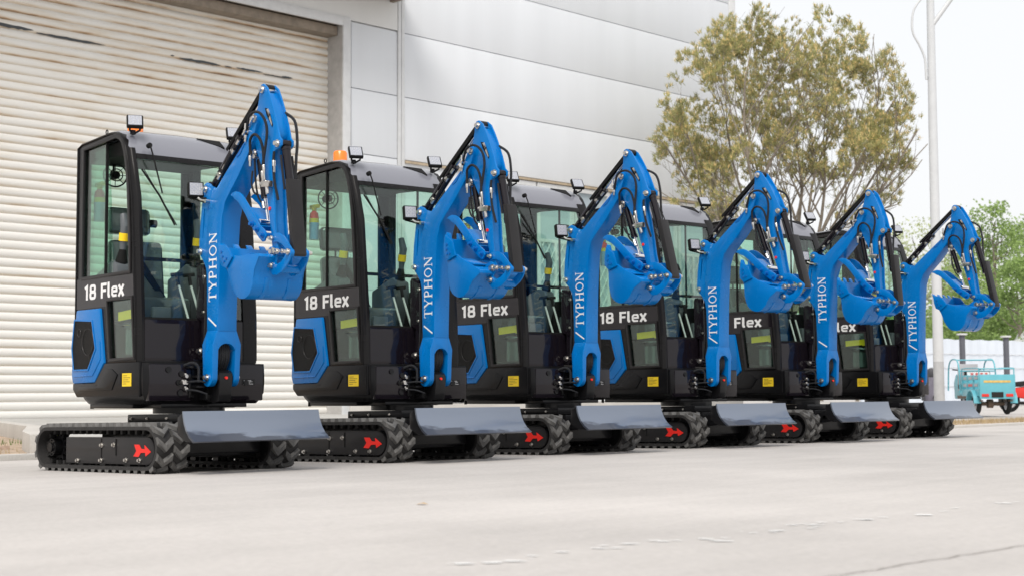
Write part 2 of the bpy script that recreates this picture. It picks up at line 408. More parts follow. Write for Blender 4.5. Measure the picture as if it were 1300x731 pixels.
def make_excavator():
    root = empty('mini_excavator')
    F = 'body'; Bm = 'boom'
    track(root, -1); track(root, 1)
    # undercarriage
    m = MB(); m.bb(-.72, -.06, -.30, .30, .335, .392); m.bb(-1.0, -.05, -.34, .34, .10, .30); m.bb(-.68, -.10, -.26, .26, .29, .34)
    m.bb(-.06, .03, -.30, .30, .12, .33)
    uc = m.build('undercarriage', 'black', root, bevel=.008, shear=shear)
    m = MB()
    for (x, y) in ((-.66, -.302), (-.45, -.302), (-.2, -.302)): bolt(m, x, y, .362, .007, .008)
    m.build('bolt', 'chrome', uc, shear=shear)
    m = MB(); m.cyl((-.40, 0, .388), (-.40, 0, .43), .25, 40); m.cyl((-.40, 0, .43), (-.40, 0, .475), .22, 40)
    for i in range(40):
        a = 2 * math.pi * i / 40; m.cyl((-.4 + .235 * math.cos(a), .235 * math.sin(a), .425), (-.4 + .235 * math.cos(a), .235 * math.sin(a), .445), .009, 6)
    m.build('slew_ring', 'black', root)
    # dozer blade
    fr = [(.385, .411), (.392, .375), (.405, .335), (.430, .290), (.465, .252), (.517, .217)]
    bk = [(.500, .209), (.452, .240), (.417, .280), (.391, .328), (.378, .372), (.372, .411)]
    m = MB(); m.prism(fr + bk, -.545, .545)
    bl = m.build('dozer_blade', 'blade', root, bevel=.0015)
    m = MB()
    for s in (-1, 1):
        m.prism([(.372, .405), (.386, .330), (.413, .282), (.450, .243), (.495, .212), (.40, .215), (.31, .26), (.31, .37)], s * .525, s * .540)
        m.prism([(-.12, .23), (-.02, .19), (.36, .23), (.40, .25), (.39, .345), (.30, .355), (-.02, .29)], s * .22, s * .27)
    m.bb(.30, .375, -.52, .52, .325, .385); m.prism([(.33, .235), (.43, .235), (.40, .285), (.34, .30)], -.52, .52)
    m.bb(.10, .18, -.27, .27, .235, .28)
    m.build('blade_arm', 'black', bl, bevel=.006)
    m = MB(); m.cyl((.0, 0, .25), (.2, 0, .28), .035); m.cyl((.2, 0, .28), (.33, 0, .31), .018)
    m.build('blade_cylinder', 'black', bl)
    m = MB(); m.tube(smooth_path([(.02, -.08, .30), (.12, -.12, .36), (.2, -.1, .30)]), .008)
    m.build('hose', 'hose', bl)

    # ---- lower body
    m = MB(); o = body_outline(); cx = -.62
    lv = [(.455, .93, .90), (.485, .965, .95), (.53, 1.0, .995), (.615, 1.012, 1.0), (.70, 1.0, 1.0), (.735, .995, .995)]
    vs = []; n = len(o)
    for z, kx, ky in lv:
        for (x, y) in o: vs.append((cx + (x - cx) * kx, y * ky, z))
    fs = [tuple(range(n - 1, -1, -1)), tuple(range((len(lv) - 1) * n, len(lv) * n))]
    for i in range(len(lv) - 1):
        for k in range(n): fs.append((i * n + k, i * n + (k + 1) % n, (i + 1) * n + (k + 1) % n, (i + 1) * n + k))
    m.add(vs, fs); sk = m.build('body_skirt', 'skirt', root, F, bevel=.004)
    m = MB(); V = -.482
    m.prism([(-1.27, .605), (-.90, .605), (-.735, .742), (-.185, .742), (-.185, .505), (-1.20, .505), (-1.27, .56)], V + .02, V)
    pn = m.build('skirt_panel', 'skirt', sk, F, bevel=.010)
    m = MB(); m.prism([(-1.16, .585), (-.84, .585), (-.70, .700), (-.60, .700), (-.515, .66), (-.60, .555), (-1.16, .545)], V + .004, V - .007)
    m.build('skirt_ridge', 'skirt', sk, F, bevel=.006)
    m = MB()
    m.bb(-.440, -.300, V - .003, V - .001, .578, .668)
    st = m.build('warning_sticker', 'yellow', root, F)
    m = MB()
    for i in range(5): m.bb(-.425, -.425 + (.05, .10, .08, .11, .06)[i], V - .0042, V - .003, .594 + i * .014, .597 + i * .014)
    m.build('fine_print', 'guard', st, F)
    m = MB(); m.bb(-.465, -.445, V - .004, V, .59, .66); m.build('reflector_slot', 'blackm', root, F)
    m = MB(); m.bb(-1.13, -.45, -.40, .40, .425, .457); m.bb(-.45, -.16, -.33, .33, .43, .457); m.cyl((-1.2, -.36, .42), (-1.2, -.36, .46), .014)
    m.build('belly_plate', 'black', root, F, bevel=.004)
    # front frame (glossy dark), behind the swing post
    m = MB(); m.bb(-.20, -.122, -.44, -.12, .475, .728); m.bb(-.20, -.122, .16, .44, .475, .728); m.bb(-.26, -.17, -.14, .18, .46, .70)
    fr_ = m.build('front_frame', 'gloss', root, F, bevel=.012)
    m = MB()
    for (y, z) in ((-.30, .69), (-.20, .66), (-.22, .60), (-.21, .53), (-.13, .62), (.3, .6)): m.cyl((-.125, y, z), (-.112, y, z), .02, 16)
    m.build('bolt', 'black', fr_, F)
    m = MB(); m.bb(-.1205, -.1185, .27, .37, .585, .625)
    pl = m.build('rating_plate', 'black', root, F)
    m = MB()
    for i in range(4): m.bb(-.1183, -.1176, .28, .28 + (.075, .05, .07, .06)[i], .591 + i * .008, .5935 + i * .008)
    m.build('plate_print', 'white', pl, F)

    # ---- cab
    th = .045; Vs = -.468
    hole_up = [(-1.155, 1.372), (-1.15, 2.31), (-.62, 2.332), (-.565, 2.318), (-.52, 2.285), (-.48, 2.215), (-.445, 2.09), (-.42, 1.94), (-.39, 1.60), (-.375, 1.372)]
    hole_lo = [(-.727, 1.182), (-.34, 1.182), (-.295, .775), (-.672, .770)]
    outer = [(-1.275, .74), (-1.275, 2.345), (-1.20, 2.366), (-.72, 2.384), (-.60, 2.372), (-.53, 2.345), (-.485, 2.30), (-.45, 2.24), (-.405, 2.12), (-.37, 1.99), (-.345, 1.876), (-.30, 1.40), (-.27, 1.04), (-.265, .74)]
    m = MB()
    for s in (-1, 1): m.plate(outer, [hole_up, hole_lo] if s < 0 else [hole_up], s * .468, s * (.468 - th))
    m.bb(-1.27, -1.235, -.44, .44, 2.29, 2.335); m.bb(-1.27, -.30, -.44, .44, .742, .758)
    cab = m.build('cab_frame', 'frame', root, F, bevel=.006)
    # raised gaskets round the openings
    def grow(lp, k):
        cxx = sum(p[0] for p in lp) / len(lp); czz = sum(p[1] for p in lp) / len(lp); P = [Vector(p) for p in lp]; out = []
        nn = len(P)
        for i in range(nn):
            d1 = (P[i] - P[i - 1]).normalized(); d2 = (P[(i + 1) % nn] - P[i]).normalized()
            q = Vector((d1.y + d2.y, -d1.x - d2.x)).normalized()
            if q.dot(P[i] - Vector((cxx, czz))) < 0: q = -q
            out.append(tuple(P[i] + q * k))
        return out
    m = MB()
    for s in (-1, 1):
        m.plate(grow(hole_up, .028), [grow(hole_up, -.006)], s * .466, s * .478)
        if s < 0: m.plate(grow(hole_lo, .022), [grow(hole_lo, -.006)], s * .466, s * .478)
    m.build('window_frame', 'guard', cab, F, bevel=.004)
    # outer ridge that follows the front pillar and roof
    m = MB()
    rid = [(-1.262, .76), (-1.262, 2.335), (-1.19, 2.355), (-.72, 2.373), (-.60, 2.36), (-.54, 2.335), (-.495, 2.29), (-.462, 2.23), (-.418, 2.11), (-.383, 1.98), (-.357, 1.87), (-.313, 1.40), (-.283, 1.04), (-.278, .76)]
    for s in (-1, 1): m.tube([(a, s * .469, b) for a, b in rid], .008, 8)
    m.build('cab_piping', 'frame', cab, F)
    # front pillars wrapping the corner + lower front panel
    zs = [.745, .90, 1.04, 1.2, 1.4, 1.65, 1.876, 2.0, 2.074, 2.13, 2.19, 2.24]
    for s, va, vb in ((-1, -.462, -.415), (1, .464, .345)):
        m = MB()
        cs = []
        for z in zs:
            u = UF(z); cs.append([(u - .055, va, z), (u - .012, va, z), (u + .004, va - s * .012, z), (u + .012, (va + vb) / 2, z), (u + .012, vb, z), (u - .03, vb, z)])
        k = 6; vs = [p for c in cs for p in c]; fs = [tuple(range(k)), tuple(range(len(vs) - 1, len(vs) - 1 - k, -1))]
        for i in range(len(cs) - 1):
            for j in range(k): fs.append((i * k + j, i * k + (j + 1) % k, (i + 1) * k + (j + 1) % k, (i + 1) * k + j))
        m.add(vs, fs); m.build('front_pillar', 'frame', cab, F)
    def sheet(mb, z0, z1, va, vb, off, t, steps=8):
        vs = []
        for i in range(steps + 1):
            z = z0 + (z1 - z0) * i / steps; u = UF(z) + off
            vs += [(u, va, z), (u, vb, z), (u - t, va, z), (u - t, vb, z)]
        fs = [(0, 1, 3, 2), (steps * 4, steps * 4 + 2, steps * 4 + 3, steps * 4 + 1)]
        for i in range(steps):
            a, b = i * 4, i * 4 + 4; fs += [(a, b, b + 1, a + 1), (a + 2, a + 3, b + 3, b + 2), (a, a + 2, b + 2, b), (a + 1, b + 1, b + 3, a + 3)]
        mb.add(vs, fs)
    m = MB(); sheet(m, .742, 1.035, -.418, .338, .016, .03)
    lp = m.build('lower_front_panel', 'gloss', cab, F, bevel=.004)
    m = MB(); m.bb(-.262, -.232, -.44, .44, .733, .752); m.build('front_sill', 'frame', cab, F, bevel=.003)
    m = MB(); sheet(m, 1.04, 2.185, -.414, .334, .008, .006, 14)
    m.build('windscreen', 'glasslight', cab, F)
    m = MB(); sheet(m, 1.44, 1.465, -.414, .334, .000, .012, 1); sheet(m, 1.036, 1.05, -.414, .334, .010, .02, 1)
    m.build('windscreen_bar', 'blackm', cab, F)
    m = MB(); sheet(m, 2.160, 2.200, -.414, .344, .016, .02, 2); m.build('header_strip', 'frame', cab, F, bevel=.003)
    # side panes (near) : rear pane and front pane are separate sub-parts
    def pane(name, pr, v):
        q = MB(); q.prism(pr, v, v - .005); return q.build(name, 'glass', cab, F)
    rp = [(-1.155, 1.372), (-1.15, 2.31), (-.80, 2.325), (-.80, 1.372)]
    fp = [(-.80, 1.372), (-.80, 2.325), (-.62, 2.332), (-.565, 2.318), (-.52, 2.285), (-.48, 2.215), (-.445, 2.09), (-.42, 1.94), (-.39, 1.60), (-.375, 1.372)]
    pane('rear_side_pane', rp, -.452)
    pane('sliding_side_pane', fp, -.444)
    pane('lower_side_pane', hole_lo, -.448)
    pane('far_side_pane', hole_up, .452)
    m = MB(); m.bb(-.812, -.796, -.458, -.440, 1.372, 2.323); m.bb(-.30 - .5, -.79, .44, .458, 1.372, 2.32)
    m.build('pane_divider', 'blackm', cab, F)
    # rear wall with window
    m = MB(); m.plate([(-.44, .745), (.44, .745), (.44, 2.35), (-.44, 2.35)], [[(-.37, 1.20), (.37, 1.20), (.37, 2.24), (-.37, 2.24)]], -1.275, -1.245, axis='x')
    m.build('rear_frame', 'frame', cab, F, bevel=.004)
    m = MB(); m.bb(-1.262, -1.257, -.37, .37, 1.20, 2.24); m.build('rear_pane', 'glass', cab, F)
    # dark plate carrying the lettering, below the side window
    m = MB(); m.plate([(-1.27, 1.145), (-1.265, 1.362), (-.32, 1.345), (-.305, 1.20), (-.75, 1.20), (-.75, 1.145)], [], -.4675, -.4700)
    np_ = m.build('name_panel', 'gloss', root, F)
    w = textwidth(FLX, '18 Flex', .05); h = .108; kx = .672 / w
    for word, sx in (('18', 0), ('Flex', textwidth(FLX, '18 ', .05))):
        m = MB(); lettering(m, FLX, word, lambda gx, gy, d: (-1.118 + (gx + sx) * kx, -.4700 - d, 1.205 + gy * h), .0008, .05)
        m.build('lettering', 'white', np_, F)
    # blue engine cover with vent
    m = MB(); bp = [(-1.215, 1.138), (-.822, 1.136), (-.742, .745), (-.890, .609), (-1.262, .603), (-1.285, .66), (-1.275, .85)]
    m.prism(bp, -.40, -.487); bc = m.build('engine_cover', 'blue', root, F, bevel=.014)
    vp = [(-1.232, 1.062), (-.940, 1.045), (-.876, .850), (-.995, .705), (-1.235, .705), (-1.268, .86)]
    m = MB(); m.plate(grow(vp, .014), [grow(vp, -.002)], -.487, -.493); m.build('vent_rim', 'blue', bc, F, bevel=.003)
    m = MB(); m.prism(vp, -.480, -.4895); ve = m.build('vent_grille', 'vent', bc, F)
    m = MB(); c = (-1.02, .90)
    m.ring((-1.00, -.4895, .90), (0, 1, 0), .095, .003, 28, 6); m.ring((-1.15, -.4895, .97), (0, 1, 0), .028, .003, 20, 6)
    m.build('fan_ring', 'guard', bc, F)
    m = MB(); m.tube([(-1.235, -.488, .655), (-.915, -.488, .660), (-.785, -.488, .775), (-.80, -.488, .90)], .005, 6)
    m.build('cover_crease', 'blue', bc, F)
    # roof shell
    top = [(-1.29, 2.330), (-1.20, 2.372), (-.95, 2.388), (-.72, 2.394), (-.62, 2.386), (-.545, 2.362), (-.488, 2.318), (-.448, 2.262), (-.420, 2.200), (-.412, 2.172)]
    bot = [(-.450, 2.165), (-.462, 2.21), (-.49, 2.26), (-.53, 2.30), (-.60, 2.33), (-.72, 2.342), (-.95, 2.335), (-1.20, 2.32), (-1.28, 2.30)]
    m = MB(); prof = top + bot; n = len(prof); vs = []; ys = [-.466, -.455, -.43, -.3, 0, .3, .40, .445, .464]
    for y in ys:
        e = max(0, abs(y) - .43) / .036; cor = max(0, (y - .36)) * .18 + max(0, (-.38 - y)) * .15
        for i, (a, b) in enumerate(prof):
            fr2 = 1 if a > -.56 else 0
            vs.append((a - cor * fr2, y, b - (.016 * e * e if i < len(top) else 0) + .012 * (1 - (y / .46) ** 2) * (1 if i < len(top) - 3 else 0)))
    fs = [tuple(range(n)), tuple(range(len(vs) - 1, len(vs) - 1 - n, -1))]
    for i in range(len(ys) - 1):
        for k in range(n): fs.append((i * n + k, i * n + (k + 1) % n, (i + 1) * n + (k + 1) % n, (i + 1) * n + k))
    m.add(vs, fs); rf = m.build('cab_roof', 'roof', root, F)
    m = MB(); m.prism([(-1.2, 2.30), (-.60, 2.318), (-.52, 2.25), (-.56, 2.21), (-1.0, 2.23), (-1.2, 2.22)], -.41, .41)
    m.build('headliner', 'blackm', rf, F)
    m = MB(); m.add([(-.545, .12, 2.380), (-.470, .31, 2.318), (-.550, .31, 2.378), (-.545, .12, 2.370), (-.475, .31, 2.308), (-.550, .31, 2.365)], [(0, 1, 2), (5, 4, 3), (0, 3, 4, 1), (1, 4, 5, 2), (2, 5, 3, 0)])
    m.build('reflection_wedge', 'blackm', rf, F)  # black wedge standing in for the dark reflection beside the right roof lamp
    m = MB(); m.ring((-.88, -.42, 2.412), (0, 1, 0), .016, .004, 14, 6); m.build('lifting_eye', 'blackm', rf, F)
    # cab floor, dash & interior
    m = MB(); m.bb(-1.24, -.30, -.42, .42, .74, .80); m.bb(-1.24, -.70, -.42, .42, .80, 1.02)
    it = m.build('cab_floor', 'blackm', cab, F, bevel=.01)
    m = MB(); m.tube([(-.50, -.33, .80), (-.50, -.33, .97), (-.50, -.33, 1.0), (-.50, -.33, 1.02)], [.10, .10, .13, .09], 18); m.build('pedal_cover', 'seat', cab, F)
    m = MB(); m.bb(-1.10, -.62, -.32, .14, 1.04, 1.22)
    se = m.build('seat', 'seat', root, F, bevel=.04, seg=3)
    m = MB(); m.box((-1.10, -.08, 1.40), (.12, .42, .52), Matrix.Rotation(R(-8), 3, 'Y')); m.build('backrest', 'seat', se, F, bevel=.045, seg=3)
    m = MB(); m.box((-1.10, -.15, 1.80), (.10, .34, .20), Matrix.Rotation(R(-6), 3, 'Y')); m.build('headrest', 'seat', se, F, bevel=.04, seg=3)
    m = MB(); m.cyl((-1.11, -.17, 1.62), (-1.11, -.17, 1.74), .008); m.cyl((-1.11, -.05, 1.62), (-1.11, -.05, 1.74), .008); m.cyl((-1.1, .02, 1.80), (-1.1, .08, 1.80), .03)
    m.build('headrest_post', 'blackm', se, F)
    m = MB(); m.box((-1.03, -.02, 1.42), (.012, .05, .5), Matrix.Rotation(R(35), 3, 'X')); m.build('seat_belt', 'blackm', se, F)
    m = MB(); m.box((-.98, -.26, 1.26), (.03, .05, .10)); m.build('belt_buckle', 'yellow', se, F, bevel=.008)
    for s, off in ((-1, -.06), (1, -.10)):
        yy = off + s * .31
        m = MB(); m.prism([(-1.05, 1.05), (-.75, 1.05), (-.66, 1.34), (-.67, 1.44), (-.76, 1.48), (-1.05, 1.38)], yy - .06, yy + .06)
        cn = m.build('arm_console', 'grey', root, F, bevel=.02)
        m = MB(); m.tube([(-.72, yy, 1.46), (-.70, yy, 1.55)], [.045, .025], 12); m.build('lever_boot', 'blackm', cn, F)
        m = MB(); m.tube([(-.70, yy, 1.55), (-.69, yy, 1.63), (-.67, yy, 1.71), (-.70, yy, 1.80)], [.022, .028, .032, .024], 12); m.build('joystick', 'grey', cn, F)
        m = MB(); m.cyl((-.693, yy, 1.61), (-.683, yy, 1.665), .034, 12); m.build('joystick_band', 'lime', cn, F)
    for dv in (-.10, -.005):
        m = MB(); m.cyl((-.33, dv + .13, .82), (-.40, dv, 1.34), .0085, 10)
        lv_ = m.build('travel_lever', 'white', root, F)
        m = MB(); m.cyl((-.41, dv - .04, 1.36), (-.40, dv + .04, 1.37), .014, 10); m.cyl((-.395, dv + .01, 1.29), (-.402, dv, 1.37), .013, 10); m.build('lever_grip', 'blackm', lv_, F)
    m = MB(); m.bb(-.40, -.36, -.30, -.16, 1.02, 1.13); m.bb(-.42, -.38, .10, .26, 1.0, 1.2); m.build('dash_panel', 'grey', root, F, bevel=.01)
    m = MB(); m.box((-.50, -.425, 1.075), (.27, .008, .062), Matrix.Rotation(R(-3), 3, 'Y')); m.bb(-.40, -.37, -.43, -.40, 1.04, 1.10); m.build('wrap_tag', 'lime', root, F)
    # fire extinguisher
    ex = MB(); ex.cyl((-1.19, -.33, 1.80), (-1.19, -.33, 1.94), .040, 16); e1 = ex.build('fire_extinguisher', 'skyblue', root, F)
    ex = MB(); ex.cyl((-1.19, -.33, 1.94), (-1.19, -.33, 1.975), .0405, 16); ex.build('yellow_band', 'yellow', e1, F)
    ex = MB(); ex.tube([(-1.19, -.33, 1.975), (-1.19, -.33, 2.02), (-1.19, -.33, 2.04)], [.040, .034, .015], 16); ex.build('red_shoulder', 'red', e1, F)
    ex = MB(); ex.cyl((-1.19, -.33, 2.04), (-1.19, -.33, 2.07), .02, 12); ex.bb(-1.24, -1.12, -.345, -.315, 2.06, 2.09); ex.build('handle', 'yellow', e1, F, bevel=.004)
    # cab fan
    fa = MB(); c = Vector((-1.10, -.25, 2.14))
    fa.ring(c, (1, -.3, 0), .085, .006, 24, 6); fa.ring(c + Vector((.02, 0, 0)), (1, -.3, 0), .045, .004, 20, 6)
    for i in range(8):
        a = 2 * math.pi * i / 8; d = Vector((.28, .96, 0)).normalized() * math.cos(a) + Vector((0, 0, 1)) * math.sin(a); fa.cyl(c, c + d * .085, .003, 6)
    fa.cyl(c - Vector((.05, 0, 0)), c + Vector((.02, 0, 0)), .03, 12); fa.cyl(c - Vector((.03, 0, .02)), c + Vector((-.03, 0, .16)), .009, 8)
    fa.build('cab_fan', 'blackm', root, F)
    # grab handle strip visible inside (mirror)
    m = MB(); m.tube(smooth_path([(-.52, .30, 2.05), (-.47, .33, 1.95), (-.45, .33, 1.80)]), .010, 8); m.build('grab_rail', 'blackm', cab, F)
    # wiper
    m = MB(); m.cyl((-.40, -.33, 2.255), (-.372, -.33, 2.26), .018, 12); m.tube([(-.372, -.33, 2.26), (-.345, -.325, 2.20), (-.318, -.26, 1.92)], .0055, 8)
    wp = m.build('wiper', 'blackm', root, F)
    m = MB(); m.tube([(-.352, -.40, 2.08), (-.318, -.28, 1.90), (-.300, -.17, 1.70)], .007, 6); m.tube([(-.348, -.385, 2.08), (-.30, -.155, 1.70)], .003, 6); m.build('wiper_blade', 'blackm', wp, F)
    # work lights
    def worklight(c, d, size, nb, frame, roll=0, thk=.03):
        c = Vector(c); d = Vector(d).normalized(); side = Vector((0, 0, 1)).cross(d).normalized(); upv = d.cross(side)
        rot = Matrix((d, side, upv)).transposed() @ Matrix.Rotation(roll, 3, 'X')
        q = MB(); q.box(c, (thk, size, size), rot); o_ = q.build('work_light', 'blackm', root, frame, bevel=.009)
        q = MB(); q.box(c + d * (thk / 2 + .001), (.004, size * .80, size * .80), rot); q.build('lens', 'lamp', o_, frame)
        q = MB()
        for i in (-1, 0, 1):
            for j in (-1, 0, 1):
                p = c + d * (thk / 2 + .0035) + rot @ Vector((0, i * size * .26, j * size * .26)); q.ring(p, d, size * .09, .0015, 12, 4)
        q.build('led_reflector', 'chrome', o_, frame)
        q = MB()
        for s in (-1, 1): q.tube([nb, c - d * .03 + side * s * size * .3 - upv * size * .45, c + side * s * size * .3 - upv * size * .3], .008, 8)
        q.cyl(nb, Vector(nb) + Vector((0, 0, .03)), .02, 12)
        q.build('bracket', 'black', o_, frame)
    worklight((-.47, -.40, 2.43), (1, -.42, .80), .115, (-.50, -.40, 2.345), F)
    worklight((-.47, .385, 2.43), (1, -.40, .85), .115, (-.50, .385, 2.345), F)
    # beacon
    m = MB(); m.cyl((-1.30, .0, 2.385), (-1.30, .0, 2.46), .055, 20); be = m.build('beacon', 'blackm', root, F)
    m = MB(); m.tube([(-1.30, .0, 2.46), (-1.30, .0, 2.575), (-1.30, .0, 2.59)], [.062, .060, .05], 24); m.ring((-1.30, .0, 2.50), (0, 0, 1), .062, .003, 24, 6); m.build('beacon_lens', 'orange', be, F)

    # ---- swing post (boom frame)
    vc = .02
    m = MB()
    m.cyl((-.10, vc, .47), (-.10, vc, .70), .055, 20); m.bb(-.20, -.05, vc - .09, vc + .09, .48, .52); m.bb(-.20, -.05, vc - .09, vc + .09, .655, .70)
    m.prism([(-.11, .50), (-.03, .455), (.045, .47), (.062, .60), (.055, .665), (.01, .69), (-.05, .69), (-.11, .66)], vc - .050, vc + .050)
    m.cyl((.0, vc - .062, .634), (.0, vc + .062, .634), .052, 24)
    sw = m.build('swing_post', 'black', root, Bm, bevel=.006)
    m = MB()
    for z in (.50, .53, .56, .59, .62, .65, .68): m.cyl((-.17, vc - .14, z), (-.17, vc - .14, z + .012), .03 if z != .59 else .016, 14)
    m.cyl((-.13, vc - .17, .50), (-.13, vc - .17, .66), .012, 10); m.bb(-.2, -.05, vc - .16, vc - .09, .565, .58); m.bb(-.2, -.05, vc - .16, vc - .09, .635, .65)
    m.bb(-.22, -.08, vc - .20, vc - .10, .70, .715)
    m.build('swing_bracket', 'black', sw, Bm, bevel=.002)
    m = MB()
    for (x, v, z) in ((-.12, -.19, .645), (-.12, -.19, .60), (-.10, -.22, .60), (-.12, -.19, .555)): m.cyl((x - .02, v, z), (x + .02, v, z), .013, 10); m.cyl((x, v, z), (x, v, z + .02), .010, 8)
    m.build('hose_fitting', 'chrome', sw, Bm)
    m = MB()
    m.tube(smooth_path([(-.12, -.19, .60), (-.02, -.15, .61), (-.01, -.10, .60)]), .007, 8); m.tube(smooth_path([(-.12, -.19, .55), (-.03, -.16, .545), (.0, -.09, .52)]), .007, 8)
    m.tube(smooth_path([(-.15, -.20, .71), (-.08, -.16, .735), (-.05, -.13, .70), (-.05, -.13, .60)]), .010, 8)
    m.build('hose', 'hose', sw, Bm)
    m = MB(); m.cyl((.058, vc, .632), (.070, vc, .632), .010, 10); m.build('grease_cap', 'red', sw, Bm)
    m = MB()
    for i in range(5):
        v = vc - .034 + i * .017
        m.tube(smooth_path([(-.10, v, .55), (-.035, v, .66), (.03 + .004 * (i % 2), v, .75), (.035, v, .83), (.0, v, .92)]), .0085, 8)
    m.build('boom_hose', 'hose', root, Bm)

    # ---- boom
    P = [(-.070, .95), (-.073, 1.02), (-.080, 1.28), (-.090, 1.45), (-.088, 1.60), (-.075, 1.74), (-.048, 1.86), (-.005, 1.945), (.041, 1.975), (.153, 2.060), (.399, 2.250), (.455, 2.335), (.485, 2.382), (.515, 2.392), (.540, 2.375), (.548, 2.345), (.537, 2.31),
         (.479, 2.173), (.317, 1.991), (.21, 1.89), (.150, 1.828), (.112, 1.727), (.098, 1.58), (.085, 1.397), (.072, 1.02), (.072, .95)]
    P2 = [(-.070, .95), (-.073, 1.02), (-.080, 1.28), (-.090, 1.45), (-.088, 1.60), (-.075, 1.74), (-.048, 1.86), (-.005, 1.945), (.041, 1.937), (.153, 2.028), (.399, 2.218), (.462, 2.325), (.485, 2.37)] + P[13:]
    m = MB(); m.prism(P2, vc - .075, vc + .075); bo = m.build('boom', 'blue', root, Bm, bevel=.006)
    # foot fork
    m = MB()
    for s in (-1, 1):
        foot = [(-.069, .955), (-.066, .86), (-.066, .70), (-.064, .634)] + [(.062 * math.cos(R(a)) - .003, .634 + .062 * math.sin(R(a))) for a in range(195, 346, 15)] + [(.060, .634), (.064, .72), (.068, .86), (.071, .955)]
        yA, yB = vc + s * .066, vc + s * .108
        n = len(foot); vs = [(a, yA, b) for a, b in foot] + [(a, (yB if b < .875 else vc + s * .076), b) for a, b in foot]
        m.add(vs, [tuple(range(n)), tuple(range(2 * n - 1, n - 1, -1))] + [(i, i + n, (i + 1) % n + n, (i + 1) % n) for i in range(n)])
    # arch web
    ar = [(-.066, .86), (-.07, .96)]; arch = [(vc - .070, .955), (vc - .070, .84)] + [(vc - .064 * math.cos(R(a)), .815 + .052 * math.sin(R(a))) for a in range(10, 171, 16)] + [(vc + .070, .84), (vc + .070, .955)]
    m.prismx(arch, -.066, .069)
    m.build('boom_foot', 'blue', bo, Bm, bevel=.004)
    # rear bracket flanges with slot
    br = [(-.075, 1.26), (-.104, 1.393), (-.145, 1.451), (-.175, 1.478), (-.197, 1.509), (-.197, 1.56), (-.188, 1.682), (-.162, 1.842), (-.139, 1.903), (-.148, 1.938), (-.140, 1.974), (-.105, 1.991), (-.070, 1.978), (-.045, 1.957), (-.003, 1.946), (-.02, 1.80), (-.05, 1.5)]
    sl = [(-.158, 1.60), (-.146, 1.60), (-.122, 1.80), (-.132, 1.81), (-.142, 1.76)]
    m = MB()
    for s in (-1, 1): m.plate(br, [sl], vc + s * .068, vc + s * .048)
    m.bb(-.135, -.06, vc - .05, vc + .05, 1.45, 1.9)
    m.build('cylinder_bracket', 'blue', bo, Bm, bevel=.003)
    m = MB(); m.prism([(.30, 2.115), (.345, 2.135), (.40, 2.20), (.385, 2.20), (.335, 2.155), (.295, 2.13)], vc - .0752, vc - .079)
    m.prism([(-.09, 1.80), (-.03, 1.805), (-.03, 1.803), (-.09, 1.798)], vc - .0752, vc - .0765)
    m.build('boom_recess', 'bluedark', bo, Bm)
    # lettering on boom: runs upwards, letter tops to the rear
    w = textwidth(SER, 'TYPHON', .03); kz = .485 / w
    m = MB(); lettering(m, SER, 'TYPHON', lambda gx, gy, d: (.050 - gy * .098 + .0 * gx, vc - .0754 - d, 1.062 + gx * kz), .0008, .03)
    m.build('lettering', 'white', bo, Bm)
    m = MB(); m.ribbon([(.052, .985), (-.052, 1.045)], .012, lambda gx, gy, d: (gx, vc - .0754 - d, gy), .001); m.build('stripe_decal', 'white', bo, Bm)
    # pins on boom
    m = MB(); V1 = vc - .075
    for (u, z, r, v) in ((.0, .634, .020, vc - .108), (-.106, 1.943, .019, vc - .068), (-.170, 1.512, .019, vc - .068), (.519, 2.350, .021, V1), (.435, 2.274, .016, V1)):
        bolt(m, u, v, z, r, .02); bolt(m, u, 2 * vc - v, z, r, .02, 1)
    m.tube([(.435, V1 - .01, 2.274), (.425, V1 - .012, 2.30), (.428, V1 - .012, 2.33)], .010, 8)
    m.build('pin', 'chrome', bo, Bm)
    # boom work light
    worklight((-.205, -.075, 1.945), (1, -.40, .22), .110, (-.12, -.055, 1.855), Bm, thk=.05)
    m = MB(); m.tube([(-.16, -.08, 1.885), (-.135, -.075, 1.868), (-.06, -.060, 1.855)], .008, 8); m.cyl((-.06, -.085, 1.853), (-.06, -.05, 1.853), .014, 12); m.build('lamp_bracket', 'chrome', bo, Bm)
    # boom cylinder (behind boom)
    m = MB(); a = Vector((-.185, vc, .80)); b = Vector((-.170, vc, 1.51))
    m.tube([a + (b - a) * .06, a + (b - a) * .82], .046, 20); m.cyl((a.x, vc - .055, a.z), (a.x, vc + .055, a.z), .038, 18)
    cy = m.build('boom_cylinder', 'gloss', root, Bm)
    m = MB(); m.cyl(a + (b - a) * .82, b, .022, 16); m.cyl((b.x, vc - .045, b.z), (b.x, vc + .045, b.z), .032, 16); m.build('rod', 'rod', cy, Bm)
    m = MB(); m.prism([(-.255, 1.00), (-.235, .98), (-.225, 1.40), (-.215, 1.43), (-.245, 1.43), (-.256, 1.40)], vc - .050, vc + .050)
    m.prism([(-.255, 1.06), (-.118, 1.00), (-.118, 1.28), (-.135, 1.36), (-.155, 1.41), (-.21, 1.43), (-.255, 1.41)], vc - .052, vc - .047)
    m.build('cylinder_guard', 'gloss', cy, Bm, bevel=.002)
    m = MB()
    m.tube(smooth_path([(-.13, vc - .055, 1.38), (-.122, vc - .058, 1.2), (-.125, vc - .057, 1.0), (-.14, vc - .055, .86)]), .008, 8)
    m.tube(smooth_path([(-.105, vc - .04, 1.40), (-.10, vc - .05, 1.2), (-.10, vc - .05, 1.0), (-.12, vc - .05, .80)]), .009, 8)
    m.build('hose', 'hose', cy, Bm)
    m = MB(); bolt(m, a.x, vc - .055, a.z + .02, .020, .02); bolt(m, -.13, vc - .058, 1.335, .010, .012); bolt(m, -.14, vc - .058, 1.09, .008, .01); m.build('pin', 'chrome', cy, Bm)

